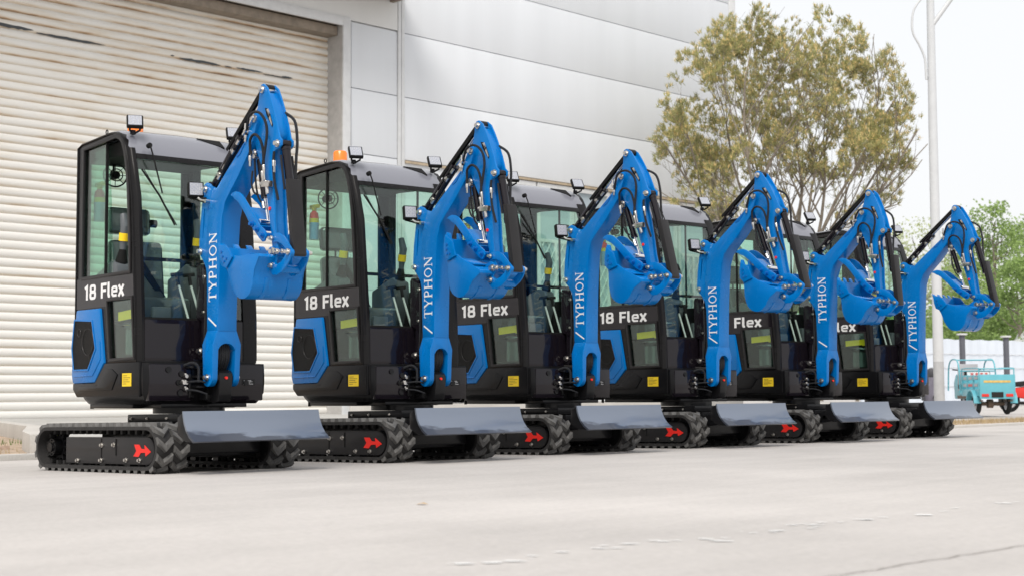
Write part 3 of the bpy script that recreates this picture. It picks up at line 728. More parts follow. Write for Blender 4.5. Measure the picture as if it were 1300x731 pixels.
    # ---- arm cylinder above the boom
    a = Vector((-.106, vc, 1.968)); b = Vector((.563, vc, 2.555)); d = b - a; up = Vector((-d.z, 0, d.x)).normalized()
    m = MB(); m.cyl(a, a + d * .50, .033, 20); m.cyl(a + d * .48, a + d * .53, .036, 20); m.cyl((a.x, vc - .04, a.z), (a.x, vc + .04, a.z), .032, 16)
    ac = m.build('arm_cylinder', 'gloss', root, Bm)
    m = MB(); m.cyl(a + d * .53, b - d * .03, .014, 14); m.build('rod', 'rod', ac, Bm)
    m = MB(); m.cyl((b.x, vc - .034, b.z), (b.x, vc + .034, b.z), .030, 16); m.build('rod_eye', 'black', ac, Bm)
    m = MB()
    g0, g1 = a + d * .34 + up * .046, b - d * .035 + up * .020
    g1b = b - d * .035
    def q4(p, v): return (p.x, v, p.z)
    for s in (-1, 1): m.add([q4(g0, vc + s * .034), q4(g1, vc + s * .034), q4(g1 - up * .034, vc + s * .034), q4(g0 - up * .02, vc + s * .034), q4(g0, vc + s * .030), q4(g1, vc + s * .030), q4(g1 - up * .034, vc + s * .030), q4(g0 - up * .02, vc + s * .030)], [(0, 1, 2, 3), (7, 6, 5, 4), (0, 4, 5, 1), (1, 5, 6, 2), (2, 6, 7, 3), (3, 7, 4, 0)])
    t_ = up * .005
    m.add([q4(g0, vc - .034), q4(g1, vc - .034), q4(g1, vc + .034), q4(g0, vc + .034), q4(g0 + t_, vc - .034), q4(g1 + t_, vc - .034), q4(g1 + t_, vc + .034), q4(g0 + t_, vc + .034)], [(3, 2, 1, 0), (4, 5, 6, 7), (0, 1, 5, 4), (1, 2, 6, 5), (2, 3, 7, 6), (3, 0, 4, 7)])
    m.build('cylinder_guard', 'blackm', ac, Bm)
    m = MB()
    pA = a + d * .10 - up * .040; pB = a + d * .50 - up * .034
    m.tube(smooth_path([a + d * .04 - up * .035 + Vector((0, -.02, 0)), a + d * .2 - up * .045 + Vector((0, -.03, 0)), pB + Vector((0, -.03, 0)), a + d * .56 - up * .03 + Vector((0, -.03, 0))]), .0075, 8)
    m.tube(smooth_path([a + d * .2 - up * .052 + Vector((0, -.045, 0)), a + d * .34 - up * .045 + Vector((0, -.045, 0)), a + d * .44 - up * .035 + Vector((0, -.04, 0))]), .0085, 8)
    m.build('hose', 'hose', ac, Bm)
    m = MB()
    for k in (.14, .24, .40, .50): c_ = a + d * k - up * .040 + Vector((0, -.04, 0)); m.cyl(c_ - d * .022, c_ + d * .022, .011, 10)
    bolt(m, a.x + d.x * .17, vc - .03, a.z + d.z * .17 - .03, .014, .014); bolt(m, a.x + d.x * .42, vc - .03, a.z + d.z * .42 - .03, .011, .012)
    m.build('hose_fitting', 'chrome', ac, Bm)

    # ---- arm (dipper)
    AP = [(.523, 2.559), (.540, 2.580), (.566, 2.585), (.610, 2.556), (.652, 2.492), (.692, 2.422), (.748, 2.309), (.785, 2.215), (.812, 2.195), (.812, 2.160), (.785, 2.142), (.745, 2.130), (.718, 2.102), (.712, 2.06), (.731, 1.987), (.764, 1.78), (.778, 1.66), (.800, 1.555), (.838, 1.475), (.835, 1.445), (.812, 1.425), (.785, 1.435), (.765, 1.470), (.735, 1.60), (.661, 1.848), (.612, 1.995), (.561, 2.071), (.500, 2.175), (.478, 2.26), (.487, 2.36), (.510, 2.44), (.522, 2.50)]
    m = MB()
    for s in (-1, 1): m.prism(AP, vc + s * .050, vc + s * .036)
    web = [(.535, 2.49), (.560, 2.50), (.600, 2.525), (.640, 2.470), (.682, 2.410), (.735, 2.305), (.755, 2.24), (.745, 2.20), (.715, 2.16), (.700, 2.10), (.700, 2.05), (.719, 1.985), (.752, 1.78), (.765, 1.66), (.790, 1.54), (.79, 1.47), (.777, 1.475), (.750, 1.60), (.675, 1.848), (.627, 1.995), (.575, 2.075), (.515, 2.18), (.495, 2.26), (.50, 2.36), (.525, 2.44)]
    m.prism([(p[0], p[1]) for p in web], vc - .037, vc + .037)
    am = m.build('arm', 'blue', root, Bm, bevel=.003)
    m = MB(); m.prism([(.600, 2.418), (.638, 2.412), (.665, 2.375), (.705, 2.300), (.700, 2.282), (.622, 2.372)], vc - .0502, vc - .052)
    em = m.build('arm_recess', 'blackm', am, Bm)
    m = MB(); m.prism([(.625, 2.405), (.642, 2.410), (.662, 2.375), (.652, 2.362)], vc - .0520, vc - .056); m.prism([(.655, 2.350), (.668, 2.365), (.698, 2.305), (.692, 2.295)], vc - .0520, vc - .054); m.build('emblem', 'chrome', am, Bm)
    m = MB(); Va = vc - .050
    for (u, z, r) in ((.563, 2.545, .020), (.774, 2.172, .020), (.505, 2.125, .017), (.777, 1.548, .013)):
        bolt(m, u, Va, z, r, .02); bolt(m, u, 2 * vc - Va, z, r, .02, 1)
    m.cyl((.563, vc - .05, 2.545), (.563, vc + .05, 2.545), .016); m.cyl((.774, vc - .05, 2.172), (.774, vc + .05, 2.172), .016)
    m.build('pin', 'chrome', am, Bm)
    m = MB(); m.prism([(.455, 2.14), (.49, 2.155), (.53, 2.14), (.52, 2.11), (.47, 2.09)], vc - .035, vc + .035); m.build('thumb_cylinder_lug', 'blue', am, Bm, bevel=.003)
    # hoses looping over the arm
    m = MB(); hv = vc - .085
    h1 = [(.435, hv, 2.235), (.440, hv, 2.262), (.465, hv - .01, 2.315), (.500, hv - .02, 2.365), (.555, hv - .02, 2.388), (.625, hv - .02, 2.376), (.675, hv - .01, 2.325), (.690, hv, 2.25), (.678, hv, 2.144), (.660, hv, 2.05), (.655, hv, 1.98)]
    h2 = [(.497, hv, 2.09), (.494, hv, 2.15), (.505, hv - .01, 2.205), (.550, hv - .015, 2.238), (.603, hv - .015, 2.226), (.640, hv - .01, 2.185), (.655, hv, 2.12), (.668, hv, 2.02)]
    h3 = [(.520, hv + .01, 2.0), (.53, hv, 1.92), (.56, hv, 1.86), (.60, hv, 1.84)]
    for h in (h1, h2): m.tube(smooth_path(h, 8), .0095, 10)
    m.tube(smooth_path(h3, 8), .007, 8)
    m.tube(smooth_path([(.70, vc + .045, 2.39), (.79, vc + .062, 2.33), (.825, vc + .065, 2.20), (.83, vc + .06, 2.08), (.845, vc + .05, 1.95)], 8), .010, 10)
    m.tube(smooth_path([(.74, vc - .055, 2.12), (.745, vc - .06, 2.05), (.765, vc - .06, 1.93), (.80, vc - .045, 1.80)], 8), .009, 10)
    m.build('hose', 'hose', am, Bm)
    m = MB()
    for p, q in (((.435, hv, 2.245), (.428, hv, 2.20)), ((.497, hv, 2.10), (.505, hv, 2.03)), ((.655, hv, 1.99), (.675, hv, 1.90)), ((.668, hv, 2.03), (.690, hv, 1.93)), ((.70, hv, 1.925), (.725, hv, 1.835)), ((.745, vc - .058, 2.06), (.757, vc - .06, 1.98))):
        m.tube([p, Vector(p).lerp(Vector(q), .45), Vector(p).lerp(Vector(q), .5), q], [.012, .012, .009, .009], 10)
    m.bb(.665, .755, hv - .015, hv + .02, 1.885, 1.925); m.cyl((.66, hv, 1.905), (.64, hv, 1.91), .012, 8); m.cyl((.715, hv, 1.90), (.73, hv, 1.84), .014, 8)
    m.build('hose_valve', 'chrome', am, Bm, bevel=.002)
    m = MB(); m.cyl((.715, Va, 1.745), (.715, Va - .008, 1.745), .012, 10); m.build('grease_cap', 'red', am, Bm)
    # bucket cylinder + guard
    a = Vector((.790, vc, 2.165)); b = Vector((.985, vc, 1.455)); d = b - a
    m = MB(); m.cyl(a + d * .03, a + d * .50, .029, 20); m.cyl(a + d * .46, a + d * .51, .033, 20); m.cyl((a.x - .01, vc - .034, a.z + .01), (a.x - .01, vc + .034, a.z + .01), .026, 16)
    m.cyl(a + d * .02, a + d * .05, .032, 20)
    bcy = m.build('bucket_cylinder', 'gloss', root, Bm)
    m = MB(); m.cyl(a + d * .5, b, .015, 14); m.cyl((b.x, vc - .045, b.z), (b.x, vc + .045, b.z), .024, 14)
    m.build('rod', 'rod', bcy, Bm)
    m = MB(); m.prism([(.868, 1.935), (.916, 1.935), (1.022, 1.445), (1.008, 1.430), (.998, 1.46), (.965, 1.475)], vc - .046, vc + .046)
    m.build('rod_guard', 'guard', bcy, Bm, bevel=.004)
    m = MB(); m.tube([a + d * .10 + Vector((-.01, -.04, 0)), a + d * .25 + Vector((-.01, -.042, 0)), a + d * .42 + Vector((-.01, -.04, 0))], .008, 8)
    m.tube([a + d * .10 + Vector((0, .04, 0)), a + d * .42 + Vector((0, .042, 0))], .008, 8); m.build('hose', 'hose', bcy, Bm)
    # linkage
    g = [(.757, 1.545), (.770, 1.572), (.800, 1.585), (.850, 1.583), (.905, 1.562), (.955, 1.520), (1.005, 1.478), (1.012, 1.452), (.990, 1.435), (.965, 1.445), (.930, 1.480), (.880, 1.512), (.830, 1.525), (.790, 1.522)]
    k_ = [(.968, 1.470), (1.000, 1.470), (1.015, 1.448), (1.000, 1.405), (.965, 1.365), (.915, 1.328), (.860, 1.308), (.810, 1.308), (.772, 1.345), (.770, 1.385), (.795, 1.402), (.825, 1.392), (.855, 1.378), (.900, 1.392), (.940, 1.425)]
    m = MB()
    for s in (-1, 1): m.prism(g, vc + s * .061, vc + s * .0515)
    lk_ = m.build('guide_link', 'blue', root, Bm, bevel=.003)
    m = MB()
    for s in (-1, 1): m.prism(k_, vc + s * .073, vc + s * .063)
    m.cyl((.90, vc - .07, 1.35), (.90, vc + .07, 1.35), .028, 14); m.cyl((.990, vc - .07, 1.452), (.990, vc + .07, 1.452), .027, 14)
    m.build('bucket_link', 'blue', root, Bm, bevel=.003)
    m = MB()
    for (u, z, r, v) in ((.988, 1.458, .016, vc - .074), (.809, 1.460, .022, vc - .070), (.777, 1.548, .014, vc - .066), (.855, 1.462, .015, vc - .07), (.912, 1.462, .012, vc - .066), (.795, 1.372, .020, vc - .074)):
        bolt(m, u, v, z, r, .02); bolt(m, u, 2 * vc - v, z, r, .02, 1)
    m.build('linkage_pin', 'chrome', root, Bm)
    # bucket
    W2 = .195
    sd = [(.352, 1.585), (.448, 1.560), (.520, 1.480), (.600, 1.462), (.736, 1.448), (.800, 1.440), (.822, 1.420), (.800, 1.392), (.760, 1.345), (.742, 1.290), (.715, 1.225), (.662, 1.183), (.596, 1.178), (.535, 1.204), (.479, 1.280), (.442, 1.377), (.385, 1.470)]
    sd2 = [(.385, 1.470), (.520, 1.480), (.600, 1.462), (.736, 1.448), (.800, 1.440), (.822, 1.420), (.800, 1.392), (.760, 1.345), (.742, 1.290), (.715, 1.225), (.662, 1.183), (.596, 1.178), (.535, 1.204), (.479, 1.280), (.442, 1.377)]
    m = MB()
    for s in (-1, 1): m.prism(sd2, vc + s * W2, vc + s * (W2 - .012))
    sh = [(.362, 1.560), (.385, 1.470), (.442, 1.377), (.479, 1.280), (.505, 1.238), (.535, 1.204), (.565, 1.186), (.596, 1.178), (.630, 1.176), (.662, 1.183), (.692, 1.200), (.715, 1.225), (.732, 1.255), (.742, 1.290), (.760, 1.345), (.800, 1.392), (.822, 1.420), (.815, 1.440), (.736, 1.448)]
    off = []
    for i, p in enumerate(sh):
        a_ = Vector(sh[max(i - 1, 0)]); b_ = Vector(sh[min(i + 1, len(sh) - 1)]); t = (b_ - a_).normalized(); off.append((p[0] - t.y * .011, p[1] + t.x * .011))
    m.prism(sh + off[::-1], vc - W2 + .001, vc + W2 - .001)
    bu = m.build('bucket', 'blue', root, Bm, bevel=.003)
    m = MB()
    for s in (-1, 1): m.prism([(.350, 1.588), (.362, 1.580), (.448, 1.562), (.525, 1.470), (.443, 1.407), (.385, 1.432), (.365, 1.489)], vc + s * (W2 + .001), vc + s * (W2 + .013))
    sc = m.build('side_cutter', 'blue', bu, Bm, bevel=.003)
    m = MB()
    for (u, z) in ((.400, 1.525), (.425, 1.455), (.455, 1.470), (.41, 1.49)): m.cyl((u, vc - W2 - .013, z), (u, vc - W2 - .020, z), .009, 8)
    m.build('cutter_bolt', 'bluedark', bu, Bm)
    m = MB()
    for k in range(4):
        v = vc - .155 + k * .1033
        m.prism([(.335, 1.592), (.322, 1.600), (.350, 1.520), (.372, 1.460), (.392, 1.468), (.378, 1.52), (.36, 1.56)], v - .022, v + .022)
    m.build('bucket_teeth', 'blue', bu, Bm, bevel=.004)
    m = MB()
    for s in (-1, 1): m.prism([(.70, 1.455), (.765, 1.50), (.80, 1.497), (.835, 1.47), (.838, 1.44), (.822, 1.372), (.800, 1.345), (.762, 1.345), (.74, 1.29), (.70, 1.35)], vc + s * .066, vc + s * .054)
    m.cyl((.809, vc - .052, 1.46), (.809, vc + .052, 1.46), .030, 18)
    m.bb(.56, .72, vc - W2 + .01, vc + W2 - .01, 1.452, 1.462)
    m.build('bucket_ears', 'blue', bu, Bm, bevel=.003)
    m = MB()
    for s in (-1, 1): m.prism([(.742, 1.300), (.716, 1.225), (.663, 1.182), (.663, 1.176), (.722, 1.220), (.750, 1.296)], vc + s * .105, vc + s * .075)
    m.build('wear_strip', 'blue', bu, Bm, bevel=.002)
    # thumb
    tp = [(.268, 1.845), (.298, 1.862), (.330, 1.870), (.372, 1.864), (.411, 1.846), (.455, 1.810), (.503, 1.768), (.581, 1.694), (.640, 1.640), (.690, 1.612), (.722, 1.590), (.730, 1.560), (.715, 1.530), (.690, 1.525), (.650, 1.550), (.565, 1.615), (.518, 1.658), (.474, 1.705), (.425, 1.752), (.382, 1.789), (.355, 1.806), (.328, 1.817), (.30, 1.835)]
    m = MB()
    for s in (-1, 1): m.prism(tp, vc + s * .085, vc + s * .072)
    m.prism([(.50, 1.76), (.581, 1.685), (.64, 1.63), (.62, 1.60), (.565, 1.63), (.50, 1.70)], vc - .073, vc + .073)
    tb = m.build('thumb', 'blue', root, Bm, bevel=.003)
    m = MB()
    for (u, z) in ((.700, 1.568), (.628, 1.608), (.565, 1.645)): bolt(m, u, vc - .085, z, .015, .018); bolt(m, u, vc + .085, z, .015, .018, 1)
    m.cyl((.70, vc - .08, 1.568), (.70, vc + .08, 1.568), .018, 12)
    m.build('pin', 'bluedark', tb, Bm)
    a = Vector((.485, vc, 2.105)); b = Vector((.625, vc, 1.660)); d = b - a
    m = MB(); m.cyl(a + d * .05, a + d * .62, .026, 18); m.cyl(a + d * .58, a + d * .63, .030, 18)
    tc_ = m.build('thumb_cylinder', 'gloss', root, Bm)
    m = MB(); m.cyl(a + d * .6, b, .013, 12); m.cyl((b.x, vc - .07, b.z), (b.x, vc + .07, b.z), .018, 12); m.build('rod', 'rod', tc_, Bm)
    m = MB(); m.tube(smooth_path([a + Vector((.0, -.04, -.02)), a + d * .4 + Vector((-.03, -.04, 0)), a + d * .62 + Vector((-.03, -.035, 0)), a + d * .72 + Vector((-.01, -.02, 0))]), .007, 8); m.build('hose', 'hose', tc_, Bm)
    m = MB(); m.cyl(a + d * .70 + Vector((0, -.02, 0)), a + d * .80 + Vector((.01, -.025, 0)), .014, 10); m.cyl(a + Vector((0, -.03, 0)), a + Vector((0, -.05, 0)), .018, 10); m.build('hose_fitting', 'chrome', tc_, Bm)
    return root

proto = make_excavator()
def kids(o): return [c for c in bpy.data.objects if c.parent == o]
def copy_tree(o, parent=None):
    c = o.copy(); COL.objects.link(c); c.parent = parent
    for ch in kids(o): copy_tree(ch, c)
    return c
POS = [(0, 0), (.03, 1.96), (-.042, 3.794), (-.010, 5.653), (.011, 7.509), (.008, 9.346)]
ARM = [-4.0, -3.5, 2.0, 3.0, -7.0, 0]; BUC = [10, -16, -22, -20, -8, 0]
LAB = ['nearest and largest mini excavator, at the left end, side window slid open',
       'mini excavator with a clear orange beacon, standing second from the left, before the door jamb',
       'third mini excavator from the left, boom tip against the pale wall beside the pine',
       'fourth mini excavator from the left, boom tip just below the middle of the pine',
       'fifth mini excavator from the left, its boom second from the right end',
       'farthest and smallest looking mini excavator, right end, bucket in front of the lamp post']
machines = [proto]
for i in range(1, 6): machines.append(copy_tree(proto))
ax = ROT['boom'](Vector((-.45, 1, 0))) - ROT['boom'](Vector((-.45, 0, 0)))
def about(p, ang): return Matrix.Translation(p) @ Matrix.Rotation(ang, 4, ax) @ Matrix.Translation(-p)
P_tip = ROT['boom'](Vector((.519, .02, 2.352))); P_h = ROT['boom'](Vector((.809, .02, 1.46)))
for i, o in enumerate(machines):
    o.location = (POS[i][0], POS[i][1] + .105, 0)
    tag(o, LAB[i], 'mini excavator', 'mini excavators parked in a row')
    A = about(P_tip, -R(ARM[i])); Bk = about(P_h, -R(BUC[i]))
    for c in kids(o):
        b = c.name.split('.')[0]
        if b in ('arm', 'bucket_cylinder', 'guide_link', 'bucket_link', 'linkage_pin', 'thumb', 'thumb_cylinder'): c.matrix_basis = A
        elif b == 'bucket': c.matrix_basis = A @ Bk
    for c in kids(o):
        if c.name.split('.')[0] == 'boom':
            for g in kids(c):
                if g.name.split('.')[0] == 'lettering': g.location.z = (.09, .042, .026, -.008, .175, 0)[i]
    if i > 1:                                       # only the two nearest machines carry a beacon
        for c in kids(o):
            if c.name.split('.')[0] == 'beacon':
                for g in kids(c): bpy.data.objects.remove(g)
                bpy.data.objects.remove(c)
    if i == 0:
        for c in kids(o):
            if c.name.split('.')[0] == 'cab_frame':
                for g in kids(c):
                    if g.name.split('.')[0] == 'sliding_side_pane': g.location = (-.345, .030 + .016, 0)

# ------------------------------------------------------------------ SETTING
def ground_z(x):
    if x > .3: return 0.0
    if x > -3.6: return .014 * (x - .3) * .95
    return max(-.052, -.052)
def concrete(name, col, sc=1.0, joints=False, stains=.10):
    m, nt, b = nm(name); tc = N(nt, 'ShaderNodeTexCoord')
    n1 = N(nt, 'ShaderNodeTexNoise', i={'Scale': .35 * sc, 'Detail': 7, 'Roughness': .6}); lk(nt, tc.outputs['Object'], n1.inputs['Vector'])
    n2 = N(nt, 'ShaderNodeTexNoise', i={'Scale': 30 * sc, 'Detail': 5, 'Roughness': .7}); lk(nt, tc.outputs['Object'], n2.inputs['Vector'])
    mp = N(nt, 'ShaderNodeMapping', i={'Scale': (3.5, .5, 1), 'Rotation': (0, 0, .08)}); lk(nt, tc.outputs['Object'], mp.inputs[0])
    n3 = N(nt, 'ShaderNodeTexNoise', i={'Scale': 1.2 * sc, 'Detail': 6, 'Roughness': .65}); lk(nt, mp.outputs[0], n3.inputs['Vector'])
    a = N(nt, 'ShaderNodeMapRange', i={'From Min': .3, 'From Max': .7, 'To Min': 1 - stains, 'To Max': 1 + stains}); lk(nt, n1.outputs['Fac'], a.inputs['Value'])
    c = N(nt, 'ShaderNodeMapRange', i={'From Min': .3, 'From Max': .7, 'To Min': .90, 'To Max': 1.08}); lk(nt, n2.outputs['Fac'], c.inputs['Value'])
    e = N(nt, 'ShaderNodeMapRange', i={'From Min': .3, 'From Max': .7, 'To Min': .94, 'To Max': 1.05}); lk(nt, n3.outputs['Fac'], e.inputs['Value'])
    m1 = N(nt, 'ShaderNodeMath', operation='MULTIPLY'); lk(nt, a.outputs[0], m1.inputs[0]); lk(nt, c.outputs[0], m1.inputs[1])
    m2 = N(nt, 'ShaderNodeMath', operation='MULTIPLY'); lk(nt, m1.outputs[0], m2.inputs[0]); lk(nt, e.outputs[0], m2.inputs[1])
    hs = N(nt, 'ShaderNodeHueSaturation', i={'Color': (*col, 1)}); lk(nt, m2.outputs[0], hs.inputs['Value'])
    lk(nt, hs.outputs[0], b.inputs['Base Color']); b.inputs['Roughness'].default_value = .75
    bp = N(nt, 'ShaderNodeBump', i={'Strength': .35, 'Distance': .004}); lk(nt, n2.outputs['Fac'], bp.inputs['Height']); lk(nt, bp.outputs[0], b.inputs['Normal'])
    return m
M['yard'] = concrete('yard concrete', (.46, .435, .415), stains=.16)
M['apron'] = concrete('apron concrete', (.42, .415, .40), stains=.14)
M['kerb'] = concrete('kerb concrete', (.50, .48, .45), 2)
M['dirt'] = mat('dry dirt', (.40, .31, .23), .95, var=.45, vscale=5, bump=1, bscale=14)
M['grassd'] = mat('dry grass', (.40, .31, .18), .9, var=.3, vscale=9)
M['grassg'] = mat('green weed', (.10, .16, .035), .8, var=.3, vscale=9)

def grid(name, xs, y0, y1, zf, material, kind='structure', ny=2):
    m = MB(); vs = []; fs = []
    ys = [y0 + (y1 - y0) * j / (ny - 1) for j in range(ny)]
    for x in xs:
        for y in ys: vs.append((x, y, zf(x)))
    for i in range(len(xs) - 1):
        for j in range(ny - 1): fs.append((i * ny + j, (i + 1) * ny + j, (i + 1) * ny + j + 1, i * ny + j + 1))
    m.add(vs, fs); o = m.build(name, material, smooth=True)
    for p in o.data.polygons:
        if p.normal.z < 0: p.flip()
    o.data.update(); tag(o, kind=kind); return o
grid('yard_ground', [60, 20, 5, .6, .3, 0, -1, -2, -3, -3.6, -14, -60, -400], -120, 500, ground_z, 'yard')
# apron in front of the door, rising gently to the wall
def apz(x): return -.046 + max(0, (-x - 5.5)) * .0235
m = MB(); q = [(-3.75, 1.1), (-3.75, 13.8), (-5.5, 13.8), (-14.6, 13.8), (-14.6, 4.5), (-11.9, 4.5), (-8.0, 2.95), (-5.5, 1.55)]
nq = len(q); m.add([(x, y, apz(x)) for x, y in q] + [(x, y, -.4) for x, y in q], [tuple(range(nq))] + [(i, i + nq, (i + 1) % nq + nq, (i + 1) % nq) for i in range(nq)]); o = m.build('apron_pavement', 'apron', smooth=False); tag(o, kind='structure')
# kerbs
def kerb(name, pts, w, h, z0=-.10):
    m = MB(); P = [Vector((a, b, 0)) for a, b in pts]; L = []; Rr = []
    for i, p in enumerate(P):
        t = (P[min(i + 1, len(P) - 1)] - P[max(i - 1, 0)]).normalized(); nrm = Vector((-t.y, t.x, 0)); L.append(p + nrm * w / 2); Rr.append(p - nrm * w / 2)
    vs = []
    for l, r in zip(L, Rr): vs += [(l.x, l.y, z0), (l.x, l.y, h), (r.x, r.y, h), (r.x, r.y, z0)]
    fs = [(0, 1, 2, 3), tuple(len(vs) - 4 + i for i in (3, 2, 1, 0))]
    for i in range(len(P) - 1):
        for k in range(4): fs.append((i * 4 + k, i * 4 + (k + 1) % 4, i * 4 + 4 + (k + 1) % 4, i * 4 + 4 + k))
    m.add(vs, fs); o = m.build(name, 'kerb', bevel=.012); tag(o, kind='structure'); return o
kerb('kerb', [(-3.95, -8), (-3.95, .85)], .16, .002)
kerb('kerb', [(-4.15, .92), (-5.5, 1.52), (-8.1, 2.88), (-12.3, 4.42), (-14.4, 4.46)], .20, .17)
kerb('kerb', [(-2.35, 11.5), (-2.75, 17.0), (-2.95, 20), (-3.0, 60)], .20, .00)
m = MB(); q = [(-4.0, -8), (-4.0, .8), (-5.5, 1.45), (-8.1, 2.8), (-12.3, 4.33), (-14.3, 4.45), (-14.3, -8)]
m.add([(x, y, -.018) for x, y in q], [tuple(range(len(q)))]); tag(m.build('verge_soil', 'dirt', smooth=False), kind='structure')
m = MB(); q = [(-2.45, 11.5), (-2.8, 17.0), (-3.0, 20), (-3.1, 60), (-5.0, 60), (-5.0, 20), (-4.7, 11.5)]
m.add([(x, y, -.018) for x, y in q], [tuple(range(len(q)))]); tag(m.build('verge_strip', 'dirt', smooth=False), kind='structure')
# clumps of dry grass / rubble
def blades(name, region, n, h, material, label):
    m = MB(); rnd = random.Random(5)
    for _ in range(n):
        x, y = region(rnd); hh = h * rnd.uniform(.4, 1.2); a = rnd.uniform(0, 6.3); w = hh * .10; dx, dy = math.cos(a), math.sin(a); lx, ly = rnd.uniform(-.4, .4) * hh, rnd.uniform(-.4, .4) * hh
        m.add([(x - dx * w, y - dy * w, -.03), (x + dx * w, y + dy * w, -.03), (x + lx, y + ly, -.02 + hh)], [(0, 1, 2)])
    o = m.build(name, material, smooth=False); tag(o, label, 'grass', kind='stuff'); return o
def rl(r):
    while True:
        x = r.uniform(-12, -4.1); y = r.uniform(-4, 4)
        if y < .75 + (-4 - x) * .42 - .05: return x, y
blades('dry_grass', rl, 3500, .05, 'grassd', 'dry straw coloured grass on the verge left of the nearest track')
blades('weeds', lambda r: (r.uniform(-9, -7), r.uniform(0.2, 2.4)), 900, .07, 'grassg', 'low green weeds at the left edge of the verge')
blades('dry_verge_grass', lambda r: (r.uniform(-4.7, -3.1), r.uniform(16.2, 32)), 7000, .07, 'grassd', 'dry grass strip behind the kerb at right')
m = MB(); rnd = random.Random(3)
M['rubble'] = mat('pale rubble', (.38, .28, .22), .9, var=.3, vscale=20, bump=.5, bscale=30)
for _ in range(60):
    x, y = rl(rnd); s = rnd.uniform(.02, .07)
    m.box((x, y, -.01), (s * 1.6, s, s * .8), Matrix.Rotation(rnd.uniform(0, 3), 3, 'Z') @ Matrix.Rotation(rnd.uniform(-.5, .5), 3, 'X'))
tag(m.build('rubble', 'rubble', bevel=.006), 'broken pale stones scattered in the verge soil', 'rubble', kind='stuff')

# paint specks and crack on the yard
M['paint'] = mat('white paint speck', (.80, .80, .79), .6)
SPOTS = [(5.36, -2.63), (5.41, -2.55), (5.43, -2.48), (5.37, -2.34), (5.36, -2.20), (5.38, -2.03), (5.41, -1.99), (5.35, -1.86), (5.39, -1.72), (5.44, -1.56), (5.52, -1.58), (5.43, -1.27), (5.45, -1.15), (5.35, -.91), (5.41, -.84), (5.42, -.68), (5.49, -.98), (5.44, -.52), (5.43, -.38), (5.49, -.17), (5.46, .04), (5.41, .24), (5.44, .64), (5.44, .75)]
m = MB(); rnd = random.Random(11)
for (x, y) in SPOTS:
    for k in range(rnd.choice((1, 1, 2, 3))):
        cx, cy = x + rnd.uniform(-.05, .05) * (k > 0), y + rnd.uniform(-.08, .08) * (k > 0); rr_ = rnd.uniform(.008, .022) * (1 if k == 0 else .6)
        n = 11; an = rnd.uniform(.5, 1.1)
        pts = []
        for i in range(n):
            q = 2 * math.pi * i / n; r_ = rr_ * rnd.uniform(.65, 1.25); a_, b_ = r_ * 2.0 * math.cos(q), r_ * .8 * math.sin(q)
            pts.append((cx + a_ * math.cos(an) - b_ * math.sin(an), cy + a_ * math.sin(an) + b_ * math.cos(an), .003 + .0004 * k))
        m.add(pts, [tuple(range(n))])
tag(m.build('paint_specks', 'paint', smooth=False), kind='structure')
m = MB(); rnd = random.Random(2); y = -3.2; L = []; 
while y < 4: L.append((6.34 + rnd.uniform(-.010, .010), y)); y += .05
vs = [(a - .003, b, .003) for a, b in L] + [(a + .003, b, .003) for a, b in L]; n = len(L)
m.add(vs, [(i, i + n, i + 1 + n, i + 1) for i in range(n - 1)])
M['crack'] = mat('joint dirt', (.20, .18, .16), .9, var=.5, vscale=30)
tag(m.build('yard_joint', 'crack', smooth=False), kind='structure')
m = MB(); m.add([(3.45, -1.14, .003), (3.485, -1.135, .008), (3.50, -1.105, .003), (3.46, -1.10, .010), (3.445, -1.12, .005)], [(0, 1, 3), (1, 2, 3), (0, 3, 4)])
M['leaf'] = mat('dry leaf', (.45, .30, .14), .8)
tag(m.build('fallen_leaf', 'leaf'), 'small curled tan leaf lying on the bare concrete yard', 'leaf')

